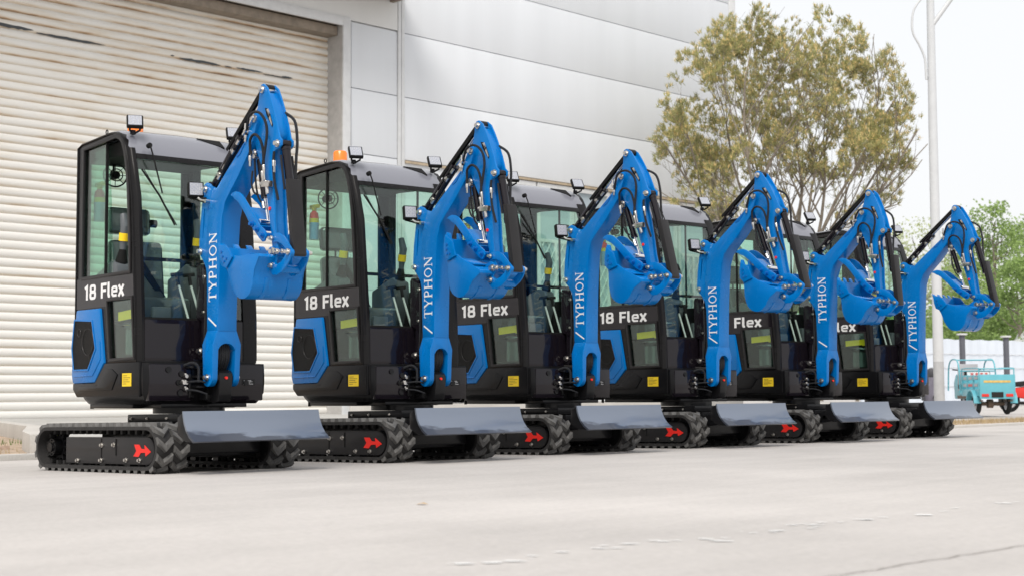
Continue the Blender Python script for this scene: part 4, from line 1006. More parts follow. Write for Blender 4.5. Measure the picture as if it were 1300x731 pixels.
# ------------------------------------------------------------------ WAREHOUSE
def slat_mat():
    m, nt, b = nm('cream shutter paint'); tc = N(nt, 'ShaderNodeTexCoord')
    sp = N(nt, 'ShaderNodeSeparateXYZ'); lk(nt, tc.outputs['Object'], sp.inputs[0])
    # rust and grime: stronger toward the head of the shutter, breaking up along each slat
    mp = N(nt, 'ShaderNodeMapping', i={'Scale': (1, .8, 7)}); lk(nt, tc.outputs['Object'], mp.inputs[0])
    n1 = N(nt, 'ShaderNodeTexNoise', i={'Scale': 1.0, 'Detail': 7, 'Roughness': .62}); lk(nt, mp.outputs[0], n1.inputs['Vector'])
    hz = N(nt, 'ShaderNodeMapRange', i={'From Min': 1.5, 'From Max': 8.0, 'To Min': -.24, 'To Max': .03}); lk(nt, sp.outputs['Z'], hz.inputs['Value'])
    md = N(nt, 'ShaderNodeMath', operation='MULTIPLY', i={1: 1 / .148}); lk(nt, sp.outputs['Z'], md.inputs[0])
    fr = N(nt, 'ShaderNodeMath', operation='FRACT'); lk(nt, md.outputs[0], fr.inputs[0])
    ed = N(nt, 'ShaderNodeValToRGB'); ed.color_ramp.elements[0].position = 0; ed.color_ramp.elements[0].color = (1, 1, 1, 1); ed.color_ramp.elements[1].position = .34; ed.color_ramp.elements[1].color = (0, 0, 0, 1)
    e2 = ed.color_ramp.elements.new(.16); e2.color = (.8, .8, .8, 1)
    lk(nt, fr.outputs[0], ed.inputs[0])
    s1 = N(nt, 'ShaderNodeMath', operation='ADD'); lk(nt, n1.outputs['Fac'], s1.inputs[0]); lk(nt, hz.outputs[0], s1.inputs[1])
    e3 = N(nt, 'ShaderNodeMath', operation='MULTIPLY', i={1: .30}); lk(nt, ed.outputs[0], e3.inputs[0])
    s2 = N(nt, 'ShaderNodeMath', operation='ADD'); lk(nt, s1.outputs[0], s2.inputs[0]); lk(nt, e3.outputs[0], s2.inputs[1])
    cr = N(nt, 'ShaderNodeValToRGB'); E = cr.color_ramp.elements
    E[0].position = .40; E[0].color = (.74, .725, .69, 1); E[1].position = 1.0; E[1].color = (.16, .08, .035, 1)
    a = E.new(.58); a.color = (.70, .66, .59, 1); a = E.new(.74); a.color = (.64, .55, .44, 1); a = E.new(.86); a.color = (.42, .29, .18, 1)
    lk(nt, s2.outputs[0], cr.inputs[0]); lk(nt, cr.outputs[0], b.inputs['Base Color']); b.inputs['Roughness'].default_value = .5
    return m
M['slat'] = slat_mat()
def clad_mat(name, col, horizontal=True, sc=90):
    m, nt, b = nm(name); tc = N(nt, 'ShaderNodeTexCoord')
    w = N(nt, 'ShaderNodeTexWave', wave_type='BANDS', bands_direction='Z' if horizontal else 'Y', i={'Scale': sc / 6.283 / 1.0, 'Distortion': 0.0}); lk(nt, tc.outputs['Object'], w.inputs['Vector'])
    bp = N(nt, 'ShaderNodeBump', i={'Strength': .14, 'Distance': .004}); lk(nt, w.outputs['Fac'], bp.inputs['Height'])
    n = N(nt, 'ShaderNodeTexNoise', i={'Scale': .5, 'Detail': 6}); lk(nt, tc.outputs['Object'], n.inputs['Vector'])
    mp = N(nt, 'ShaderNodeMapping', i={'Scale': (1, 3, .25)}); lk(nt, tc.outputs['Object'], mp.inputs[0]); lk(nt, mp.outputs[0], n.inputs['Vector'])
    bp2 = N(nt, 'ShaderNodeBump', i={'Strength': .12, 'Distance': .03}); n4 = N(nt, 'ShaderNodeTexNoise', i={'Scale': 1.3, 'Detail': 2}); lk(nt, tc.outputs['Object'], n4.inputs['Vector'])
    lk(nt, n4.outputs['Fac'], bp2.inputs['Height']); lk(nt, bp2.outputs[0], bp.inputs['Normal'])
    mr = N(nt, 'ShaderNodeMapRange', i={'From Min': .3, 'From Max': .7, 'To Min': .96, 'To Max': 1.03}); lk(nt, n.outputs['Fac'], mr.inputs['Value'])
    hs = N(nt, 'ShaderNodeHueSaturation', i={'Color': (*col, 1)}); lk(nt, mr.outputs[0], hs.inputs['Value']); lk(nt, hs.outputs[0], b.inputs['Base Color'])
    lk(nt, bp.outputs[0], b.inputs['Normal']); b.inputs['Roughness'].default_value = .65
    return m
M['clad'] = clad_mat('pale metal cladding', (.66, .685, .72), True, 160)
M['cladcor'] = clad_mat('corrugated cladding', (.68, .685, .68), True, 70)
M['trim'] = mat('pale trim', (.62, .63, .64), .5, var=.06)
M['trimg'] = mat('grey brown trim', (.42, .41, .40), .6, var=.15)
M['seam'] = mat('dark seam', (.10, .10, .10), .8)
M['wglass'] = mat('window glass', (.42, .50, .56), .08, coat=1)
M['tan'] = mat('tan sill', (.42, .34, .24), .6, var=.2)
M['soffit'] = mat('brown soffit', (.22, .18, .14), .7, var=.2)
M['wall'] = mat('white render', (.66, .67, .68), .7, var=.06)
M['dent'] = mat('bare dented metal', (.045, .05, .055), .5)
wh = empty('warehouse', (-14, 13, 0)); tag(wh, 'pale metal clad warehouse with a big cream roller shutter, behind the excavator row', 'warehouse')
wo = Vector((-14, 13, 0))
def wb(mb, name, material, parent=None, **k):
    mb.v = [tuple(Vector(v) - wo) for v in mb.v]; o = mb.build(name, material, parent or wh, **k); return o
XW = -14.0; YC0, YC1 = 12.42, 25.2; TOP = 13.2
# wall core
m = MB(); m.bb(-30, XW - .06, 12.36, YC1 - .04, 0, TOP); m.bb(-30, XW - .06, 2.0, 3.0, 0, TOP); m.bb(-30, XW - .06, 3.0, 12.36, 8.0, TOP); m.bb(-30, -15.5, 3.0, 12.36, 0, 8.0); m.bb(-30, XW - .06, -30, 2.0, 0, TOP)
wb(m, 'wall', 'wall')
# cladding panels, course by course with real gaps
zj = [5.30, 6.60, 7.93, 9.30, 10.62, 11.95, 13.2]
m = MB(); g = .008
for za, zb in zip(zj, zj[1:]):
    m.bb(XW - .06, XW, 13.86, 24.98, za + g, zb - g)
    m.bb(XW - .06, XW, 12.47, 13.66, za + g, min(zb - g, 7.93 - g) if za < 7.9 else zb - g) if za < 7.9 else None
m.bb(XW - .06, XW, 12.47, 13.66, 2.6, 5.30 - g); m.bb(XW - .06, XW, 12.47, 13.66, .35, 2.6 - g)
m.bb(XW - .06, XW, 13.86, 16.4, 2.6, 5.30 - g); m.bb(XW - .06, XW, 13.86, 16.4, .35, 2.6 - g)
wb(m, 'cladding_panel', 'clad', bevel=.004)
m = MB(); m.bb(XW - .06, XW + .02, -30, 13.66, 7.95, TOP); wb(m, 'corrugated_fascia', 'cladcor')
m = MB(); m.bb(XW - .02, XW + .03, 13.67, 13.75, 0, TOP); m.bb(XW - .02, XW + .022, 13.77, 13.85, 0, TOP); wb(m, 'corner_post', 'trim', bevel=.006)
m = MB(); m.bb(XW - .2, XW + .03, 24.99, 25.24, 0, TOP); wb(m, 'edge_trim', 'trim', bevel=.01)
m = MB(); m.bb(XW - .05, XW + .045, 13.86, 24.98, 5.235, 5.285); wb(m, 'window_head', 'tan')
# windows
for y in (16.5, 17.75, 19.0, 20.25, 21.5, 22.75):
    fr = MB(); fr.plate([(y, 1.5), (y + 1.2, 1.5), (y + 1.2, 5.22), (y, 5.22)], [[(y + .09, 1.6), (y + 1.11, 1.6), (y + 1.11, 5.12), (y + .09, 5.12)]], XW - .05, XW + .02, axis='x')
    fr.bb(XW - .04, XW + .01, y + .09, y + 1.11, 3.9, 3.97); fr.bb(XW - .04, XW + .01, y + .57, y + .63, 1.6, 3.9)
    f = wb(fr, 'window', 'trim')
    p = MB(); p.bb(XW - .045, XW - .035, y + .09, y + 1.11, 1.6, 5.12); wb(p, 'pane', 'wglass', f)
    gr = MB()
    for k in range(-8, 9):
        for s in (-1, 1):
            ys0 = y + .6 + k * .22; z0_, z1_ = 1.6, 3.9; pts = []
            for t in range(0, 24):
                z = z0_ + (z1_ - z0_) * t / 23; yy = ys0 + s * (z - 2.75) * .62
                if y + .09 < yy < y + 1.11: pts.append((XW + .0, yy, z))
            if len(pts) > 1: gr.tube([pts[0], pts[-1]], .012, 4)
    wb(gr, 'security_grille', 'trim', f)
m = MB(); m.bb(XW - .06, XW, 13.86, 24.98, .35, 1.49); wb(m, 'dado_wall', 'wall')
m = MB(); m.bb(XW - .1, XW + .10, 12.40, 25.2, 0, .34); wb(m, 'plinth', 'kerb', bevel=.01)
# door surround
m = MB(); m.bb(-15.45, XW + .02, 12.22, 12.36, 0, 7.86); m.bb(-15.45, XW + .02, 2.9, 3.04, 0, 7.86)
wb(m, 'door_reveal', 'trimg')
m = MB(); m.bb(XW, XW + .05, 12.23, 12.42, 0, 7.98); m.bb(XW, XW + .05, 2.8, 12.23, 7.80, 7.98); wb(m, 'door_trim', 'trim', bevel=.008)
m = MB(); m.bb(-15.45, XW + .0, 3.0, 12.25, 7.83, 7.95); m.bb(-14.42, -14.10, 3.04, 12.2, 7.62, 7.80); wb(m, 'door_lintel', 'soffit', bevel=.01)
m = MB(); m.bb(XW - .06, -12.9, -30, 13.7, 8.62, 8.80); m.bb(-12.95, -12.80, -30, 13.75, 8.56, 8.98)
for y in (13.5, 10, 6.5, 3): m.bb(XW, -12.97, y - .05, y + .05, 8.50, 8.62)
wb(m, 'canopy', 'soffit', bevel=.01)
# shutter slats
XS = -14.45; pitch = .148
m = MB(); prof = []
z = .148
nz = 51
for i in range(nz):
    b0 = z + i * pitch
    prof += [(XS - .016, b0), (XS - .002, b0 + .012), (XS + .012, b0 + .040), (XS + .018, b0 + .078), (XS + .012, b0 + .115), (XS - .004, b0 + .138)]
vs = []; ys_ = [3.0 + 9.22 * k / 40 for k in range(41)]
rnd = random.Random(4)
for y in ys_:
    for (x, zz) in prof: vs.append((x, y, zz))
n = len(prof); fs = []
for i in range(len(ys_) - 1):
    for k in range(n - 1): fs.append((i * n + k, (i + 1) * n + k, (i + 1) * n + k + 1, i * n + k + 1))
m.add(vs, fs); m.v = [tuple(Vector(v) - wo) for v in m.v]
# keep object-space z equal to world z for the material
sh_ = m.build('roller_shutter', 'slat', wh)
m = MB(); m.bb(XS - .03, XS + .03, 3.02, 12.2, .085, .150); 
M['brownrail'] = mat('brown bottom rail', (.20, .13, .09), .7, var=.3)
wb(m, 'bottom_rail', 'brownrail', sh_)
m = MB(); rnd = random.Random(8)
for (ya, yb, zc_, wd) in ((5.2, 5.95, 6.70, .035), (6.0, 7.30, 6.665, .022), (8.62, 8.70, 6.70, .012), (8.80, 9.70, 6.68, .026), (9.78, 9.95, 6.68, .012), (10.05, 10.65, 6.69, .018), (10.65, 11.30, 6.665, .012), (11.1, 11.35, 6.68, .02)):
    n = 14; up = []; dn = []
    for k in range(n + 1):
        y = ya + (yb - ya) * k / n; e = math.sin(math.pi * min(1, (k + .3) / n)) ** .5 if k < n else .1
        up.append((XS + .024, y, zc_ + wd * e * rnd.uniform(.6, 1.2))); dn.append((XS + .022, y, zc_ - wd * e * rnd.uniform(.6, 1.2)))
    m.add(up + dn, [(k, k + 1, n + 2 + k, n + 1 + k) for k in range(n)])
wb(m, 'dent', 'dent', sh_)

# ------------------------------------------------------------------ LAMP POST
M['pole'] = mat('white pole paint', (.56, .575, .59), .4, var=.04)
M['poleg'] = mat('grey pole base paint', (.42, .43, .44), .5, var=.1)
lp = empty('street_lamp', (-5.0, 19.03, -.05)); tag(lp, 'tall white lamp post with grey lower section, behind the farthest excavator', 'street lamp')
def lb(mb, name, material, parent=lp): return mb.build(name, material, parent)
m = MB(); m.tube([(0, 0, 0), (0, 0, 1.12)], [.098, .095], 24); lb(m, 'pole_base', 'poleg')
m = MB(); m.tube([(0, 0, 1.12), (.03, -.02, 5.5), (.07, -.04, 9.6)], [.095, .080, .062], 24); lb(m, 'pole', 'pole')
m = MB()
cr_ = Vector((.707, .707, 0))                     # picture-right direction
for (l, z) in (((.0, 8.0)),): pass
m.tube([Vector((.06, -.04, 7.35)), Vector((.06, -.04, 7.35)) + cr_ * .55 + Vector((0, 0, .75)), Vector((.06, -.04, 7.35)) + cr_ * 1.0 + Vector((0, 0, 1.25))], .045, 12)
am_ = lb(m, 'arm', 'pole')
m = MB(); m.box(Vector((.06, -.04, 7.35)) + cr_ * 1.25 + Vector((0, 0, 1.42)), (.5, .2, .1), Matrix.Rotation(R(45), 3, 'Z')); m.build('lamp_head', M['pole'], lp, bevel=.03)
m = MB(); c0 = Vector((.05, -.03, 0))
pts = [(-.11, 6.35), (-.115, 6.45), (-.13, 6.75), (-.22, 7.0), (-.33, 7.22), (-.35, 7.45), (-.30, 7.7), (-.12, 7.95), (.0, 8.1)]
m.tube(smooth_path([c0 + cr_ * a + Vector((0, 0, b)) for a, b in pts]), .022, 10)
m.cyl(c0 + cr_ * -.11 + Vector((0, 0, 6.55)), c0 + Vector((0, 0, 6.56)), .012); m.cyl(c0 + cr_ * -.11 + Vector((0, 0, 6.42)), c0 + Vector((0, 0, 6.43)), .012)
lb(m, 'curved_bracket', 'pole')

# ------------------------------------------------------------------ TREES
def leaf_mat(name, col, var=.35, sc=2.0, trans=.35):
    m, nt, b = nm(name); tc = N(nt, 'ShaderNodeTexCoord'); n = N(nt, 'ShaderNodeTexNoise', i={'Scale': sc, 'Detail': 4}); lk(nt, tc.outputs['Object'], n.inputs['Vector'])
    gi = N(nt, 'ShaderNodeNewGeometry'); 
    ad = N(nt, 'ShaderNodeMath', operation='ADD'); lk(nt, n.outputs['Fac'], ad.inputs[0])
    rr2 = N(nt, 'ShaderNodeMapRange', i={'To Min': -.25, 'To Max': .25}); lk(nt, gi.outputs['Random Per Island'], rr2.inputs['Value']); lk(nt, rr2.outputs[0], ad.inputs[1])
    mr = N(nt, 'ShaderNodeValToRGB'); E = mr.color_ramp.elements
    E[0].position = .25; E[0].color = (col[0] * (1 - var), col[1] * (1 - var), col[2] * (1 - var), 1); E[1].position = .8; E[1].color = (col[0] * (1 + var * 1.5), col[1] * (1 + var * 1.3), col[2] * (1 + var), 1)
    lk(nt, ad.outputs[0], mr.inputs[0]); lk(nt, mr.outputs[0], b.inputs['Base Color']); b.inputs['Roughness'].default_value = .6
    tr = N(nt, 'ShaderNodeBsdfTranslucent'); lk(nt, mr.outputs[0], tr.inputs['Color']); mx = N(nt, 'ShaderNodeMixShader', i={0: trans})
    out = nt.nodes['Material Output']; lk(nt, b.outputs[0], mx.inputs[1]); lk(nt, tr.outputs[0], mx.inputs[2]); lk(nt, mx.outputs[0], out.inputs[0]); return m
M['bark'] = mat('grey brown bark', (.21, .18, .145), .9, var=.3, vscale=6, bump=.8, bscale=20)
M['needle'] = leaf_mat('olive pine needles', (.34, .35, .16), .4, 1.5, .5)
M['needle2'] = leaf_mat('yellowed pine needles', (.78, .62, .32), .3, 1.5, .5)
M['leafg'] = leaf_mat('fresh green leaves', (.23, .34, .11), .35, .35, .45)
M['leafl'] = leaf_mat('pale spring leaves', (.38, .44, .22), .3, .35, .45)
M['leafd'] = leaf_mat('brownish twigs', (.22, .17, .11), .3, .5)

def pine():
    base = Vector((-10.24, 21.95, 0)); root = empty('pine_tree', base); rnd = random.Random(21)
    tag(root, 'wide olive pine with many fanning stems, in front of the warehouse corner', 'tree')
    Rt = Vector((.707, .707, 0)); Dp = Vector((-.707, .707, 0))     # picture right and depth directions
    C = Vector((0, 0, 6.35)) - Rt * .05; RX, RD, RZ = 2.95, 2.5, 2.8
    br = MB(); tips = []
    def ell(p): q = p - C; return (q.dot(Rt) / RX) ** 2 + (q.dot(Dp) / RD) ** 2 + (q.z / RZ) ** 2
    def el2(p):
        q = p - C; k = 1 if q.z > -1.2 else max(.25, 1 + (q.z + 1.2) / 3.6)
        return (q.dot(Rt) / RX / k) ** 2 + (q.dot(Dp) / RD / k) ** 2 + (q.z / (RZ if q.z > 0 else 5.2)) ** 2
    def grow_(p, d, L, r, lvl):
        n = 6; pts = [p]; rs = [r]; dd = d.copy()
        for i in range(n):
            dd = (dd + Vector((rnd.gauss(0, .09), rnd.gauss(0, .09), rnd.gauss(0, .06) + .035))).normalized()
            p = p + dd * (L / n); pts.append(p); rs.append(r * (1 - .62 * (i + 1) / n))
            if el2(p) > 1.02: break
        br.tube(pts, rs, 6 if lvl < 2 else 4, caps=False)
        if lvl >= 4 or el2(pts[-1]) > 1.0: tips.append((pts[-1], dd)); 
        if lvl >= 3:
            for k in range(3, len(pts)): tips.append((pts[k] + Vector((rnd.gauss(0, .05), rnd.gauss(0, .05), rnd.gauss(0, .05))), dd))
        if lvl < 4:
            for k in range({0: 7, 1: 6, 2: 4, 3: 3}[lvl]):
                t = rnd.uniform(.25, 1); i = min(len(pts) - 1, max(1, int(t * (len(pts) - 1) + .5)))
                a = rnd.uniform(0, 6.283); axp = dd.orthogonal().normalized(); ax2 = dd.cross(axp); sp = rnd.uniform(.45, .95)
                nd = (dd + (axp * math.cos(a) + ax2 * math.sin(a)) * sp + Vector((0, 0, .12))).normalized()
                if el2(pts[i] + nd * L * .2) < 1.0: grow_(pts[i], nd, L * rnd.uniform(.36, .56), rs[i] * .62, lvl + 1)
    # short trunk, then fan of stems
    br.tube([(0, 0, -.05), (0, 0, 1.2), (.05, .0, 2.6)], [.15, .12, .09], 10)
    for k in range(11):
        a = k / 10 * 2 - 1
        d = (Rt * a * .95 + Dp * rnd.uniform(-.5, .5) + Vector((0, 0, 1.45 - .6 * abs(a)))).normalized()
        grow_(Vector((.05, 0, 2.4 + rnd.uniform(-.5, .2))), d, rnd.uniform(5.6, 6.8) - 1.6 * abs(a), .050, 0)
    # a separate leaning stem to the right
    grow_(Rt * .35 + Vector((0, 0, 2.2)), (Rt * .45 + Vector((0, 0, 1))).normalized(), 2.3, .042, 0)
    tr = br.build('trunk', 'bark', root)
    sel = [t for t in tips if el2(t[0]) < 1.2]
    rnd.shuffle(sel)
    A = MB(); B2 = MB(); cnt = 0
    def tuft(mb, p, d, s, n):
        for _ in range(n):
            v = (d * .7 + Vector((rnd.gauss(0, .6), rnd.gauss(0, .6), rnd.gauss(0, .6) + .35))).normalized(); w = v.orthogonal().normalized() * s * .075; l = s * rnd.uniform(.7, 1.2)
            o_ = p + Vector((rnd.gauss(0, s * .2), rnd.gauss(0, s * .2), rnd.gauss(0, s * .2)))
            mb.add([o_ - w, o_ + w, o_ + v * l], [(0, 1, 2)])
    def lowtip(p): return p.z < 3.9
    for (p, d) in sel:
        q = p - C; low = (q.z < -.3 * RZ); right = q.dot(Rt) > .55 * RX; rad = ell(p)
        keep = 1.0 if rad > .45 else .55
        hsh = math.sin(q.x * 3.1 + 1.7) * math.sin(q.y * 2.7 + .4) * math.sin(q.z * 3.3 + 2.1)
        if hsh < -.15: keep *= .45
        if low: keep *= .50
        if low and q.dot(Rt) > .1: keep *= .45
        if q.z < -.75 * RZ: keep *= .25
        if lowtip(p): keep *= .3
        if rnd.random() > keep or cnt > 5600: continue
        cnt += 1
        tuft(A, p, d, .115, 11)
        if rnd.random() < .7: tuft(B2, p + d * .03, d, .09, 7)
    A.build('crown', 'needle', root, smooth=False); B2.build('yellow_shoots', 'needle2', root, smooth=False)
    return len(tips), cnt
print('pine', pine())

def broadleaf(name, loc, H, Wd, z0, nleaf, material, label, seed, ls=.16, trunk=.12, gap=.5):
    root = empty(name, loc); tag(root, label, 'tree', 'trees beyond the white hoarding'); rnd = random.Random(seed)
    m = MB(); m.tube([(0, 0, 0), (.1, .05, H * .5), (.0, 0, H * .85)], [trunk, trunk * .7, trunk * .25], 8)
    ends = []
    for k in range(16):
        t = rnd.uniform(.25, .9); a = rnd.uniform(0, 6.283); L = Wd * rnd.uniform(.35, .9) * (1.15 - t * .6); p = Vector((.08, .03, H * t))
        q = p + Vector((math.cos(a) * L, math.sin(a) * L, L * rnd.uniform(.4, 1.0))); mid = p.lerp(q, .5) + Vector((0, 0, -.1)); m.tube([p, mid, q], [trunk * .4, trunk * .25, trunk * .08], 5)
        ends += [q, mid, p.lerp(q, .75)]
    m.build('trunk', 'bark', root)
    cl = []
    for k in range(70):
        a = rnd.uniform(0, 6.283); t = rnd.uniform(0, 1); zz = z0 + (H - z0) * t; prof_ = math.sin(math.pi * min(1, .18 + .75 * t)) ** .7
        r_ = Wd * prof_ * math.sqrt(rnd.uniform(.05, 1)); cl.append((Vector((math.cos(a) * r_, math.sin(a) * r_, zz)), rnd.uniform(.35, .8) * Wd * .34))
    c = MB()
    for k in range(nleaf):
        p, s = rnd.choice(cl); q = p + Vector((rnd.gauss(0, 1), rnd.gauss(0, 1), rnd.gauss(0, .8))) * s * .6
        n1 = Vector((rnd.gauss(0, 1), rnd.gauss(0, 1), rnd.gauss(0, 1))).normalized(); n2 = n1.orthogonal().normalized(); l = ls * rnd.uniform(.6, 1.3)
        c.add([q - n1 * l * .5, q + n2 * l * .3, q + n1 * l * .5, q - n2 * l * .3], [(0, 1, 2, 3)])
    c.build('crown', material, root, smooth=False)
# picture direction helpers: place at pixel px (1300 wide) and depth D
import math as _m
CAM = Vector((8.593, -5.648, .5)); FPX = 1864.8; PIT = R(4.1673); ROL = R(-.3526)
_w = lambda v: Vector((.70710678 * (v[0] - v[1]), .70710678 * (v[0] + v[1]), v[2]))
_f = Vector((0, _m.cos(PIT), _m.sin(PIT))); _u = Vector((0, -_m.sin(PIT), _m.cos(PIT))); _x = Vector((1, 0, 0))
X2 = _w(_x * _m.cos(ROL) + _u * _m.sin(ROL)); U2 = _w(_u * _m.cos(ROL) - _x * _m.sin(ROL)); FW = _w(_f)
def spot(px, D, z=0.0):
    d = FW + X2 * ((px - 650) / FPX); p = CAM + d * D; return Vector((p.x, p.y, z))
T_ = [(1262, 72, 9.6, 2.6, 1.4, 9000, 'leafg', 'full fresh green tree behind the tricycle, tallest of the green trees', 31),
      (1310, 76, 9.2, 2.6, 1.2, 8000, 'leafg', 'bright green tree cut by the right edge of the picture', 32),
      (1228, 84, 8.2, 2.6, 1.0, 7000, 'leafg', 'green tree seen through the arm and bucket of the farthest excavator', 33),
      (1165, 86, 10.4, 2.8, 3.0, 2600, 'leafl', 'thin pale tree with bare upper twigs, left of the lamp post', 34),
      (1128, 90, 10.0, 2.6, 2.4, 2600, 'leafl', 'sparse yellow green tree behind the fifth boom', 35),
      (1195, 80, 8.0, 2.2, 1.0, 6000, 'leafl', 'pale leafy tree directly behind the lamp post', 36),
      (1085, 92, 8.6, 2.6, 1.6, 3200, 'leafl', 'low pale tree showing between the fourth and fifth booms', 37),
      (1040, 96, 8.8, 2.6, 1.6, 3600, 'leafl', 'low pale tree below the leaning pine stem', 38),
      (975, 98, 8.6, 2.8, 1.6, 3200, 'leafl', 'low pale tree behind the fourth excavator', 39),
      (1246, 92, 7.0, 2.8, .8, 5000, 'leafg', 'lower green tree filling the gap above the dark posts', 40),
      (1290, 66, 6.4, 2.0, .8, 5000, 'leafg', 'small green tree just above the hoarding at the right edge', 41)]
for px, D, H, Wd, z0, nl, mt, lb_, sd_ in T_:
    broadleaf('leafy_tree', spot(px, D), H, Wd, z0, nl, mt, lb_, sd_)
def thicket():
    m = MB(); rnd = random.Random(77)
    for k in range(15000):
        px = rnd.uniform(1100, 1330); D = rnd.uniform(68, 80); p = spot(px, D, rnd.uniform(.5, 4.2) + rnd.random() ** 3 * 1.2)
        n1 = Vector((rnd.gauss(0, 1), rnd.gauss(0, 1), rnd.gauss(0, 1))).normalized(); n2 = n1.orthogonal().normalized(); l = .2 * rnd.uniform(.6, 1.3)
        m.add([p - n1 * l * .5, p + n2 * l * .3, p + n1 * l * .5, p - n2 * l * .3], [(0, 1, 2, 3)])
    tag(m.build('undergrowth', 'leafg', smooth=False), 'dense green undergrowth along the back of the white hoarding', 'undergrowth', kind='stuff')
thicket()

# ------------------------------------------------------------------ HOARDING, POSTS
M['hoard'] = mat('white sheet hoarding', (.62, .67, .74), .45, var=.05, vscale=.6, bump=.3, bscale=1.2)
a = spot(1090, 58); b = spot(1420, 62)
m = MB(); t = (b - a).normalized(); n = Vector((-t.y, t.x, 0)); L = (b - a).length; vs = []; K = 60
for i in range(K + 1):
    p = a + t * (L * i / K); o_ = n * (.03 if i % 2 else -.0); top = 2.72 - .22 * i / K + .02 * math.sin(i * 1.7)
    vs += [p + o_, p + o_ + Vector((0, 0, top)), p + o_ + n * .05 + Vector((0, 0, top)), p + o_ + n * .05]
fs = []
for i in range(K):
    for k in range(4): fs.append((i * 4 + k, i * 4 + (k + 1) % 4, i * 4 + 4 + (k + 1) % 4, i * 4 + 4 + k))
m.v = [tuple(Vector(v) - a) for v in vs]; m.f = fs
hr = empty('hoarding', a); tag(hr, 'long white sheet hoarding behind the turquoise tricycle', 'fence')
m.build('sheet_panel', 'hoard', hr, smooth=False)
m = MB()
for z in (.8, 1.55, 2.1): m.tube([Vector((0, 0, z)) + n * -.02, (b - a) + Vector((0, 0, z - .12)) + n * -.02], .012, 4)
m.build('rail', 'trim', hr)
M['post'] = mat('dark grey post', (.10, .105, .125), .5, var=.1)
for px, top, lab in ((1219.5, 2.30, 'dark post with a flat white cap, directly above the tricycle cab frame'), (1275, 2.22, 'dark post with a flat white cap, behind the tail of the tricycle')):
    p = spot(px, 45); r = empty('capped_post', p); tag(r, lab, 'post', 'dark capped posts by the hoarding')
    q = MB(); q.cyl((0, 0, 0), (0, 0, top - .04), .088, 20); q.build('post', 'post', r)
    q = MB(); q.cyl((0, 0, top - .05), (0, 0, top), .16, 20); q.build('cap', 'trim', r, bevel=.008)

# white shape of a vehicle roof above hoarding at the far right
M['whitecar'] = mat('white cover', (.78, .78, .78), .5)
p = spot(1300, 66); r = empty('covered_load', p); tag(r, 'white covered load showing above the hoarding at the right edge', 'covered load')
m = MB(); t = Vector((.707, .707, 0)); prof = [(-1.1, 0), (-1.1, 2.55), (-.8, 2.70), (-.35, 2.85), (-.2, 3.15), (.3, 3.35), (1.2, 3.4), (1.2, 0)]
vs = [t * a_ + Vector((-.707, .707, 0)) * s + Vector((0, 0, z_)) for s in (-.5, .5) for a_, z_ in prof]; n_ = len(prof)
m.add(vs, [tuple(range(n_)), tuple(range(2 * n_ - 1, n_ - 1, -1))] + [(i, i + n_, (i + 1) % n_ + n_, (i + 1) % n_) for i in range(n_)])
m.build('white_cover', 'whitecar', r, bevel=.08)

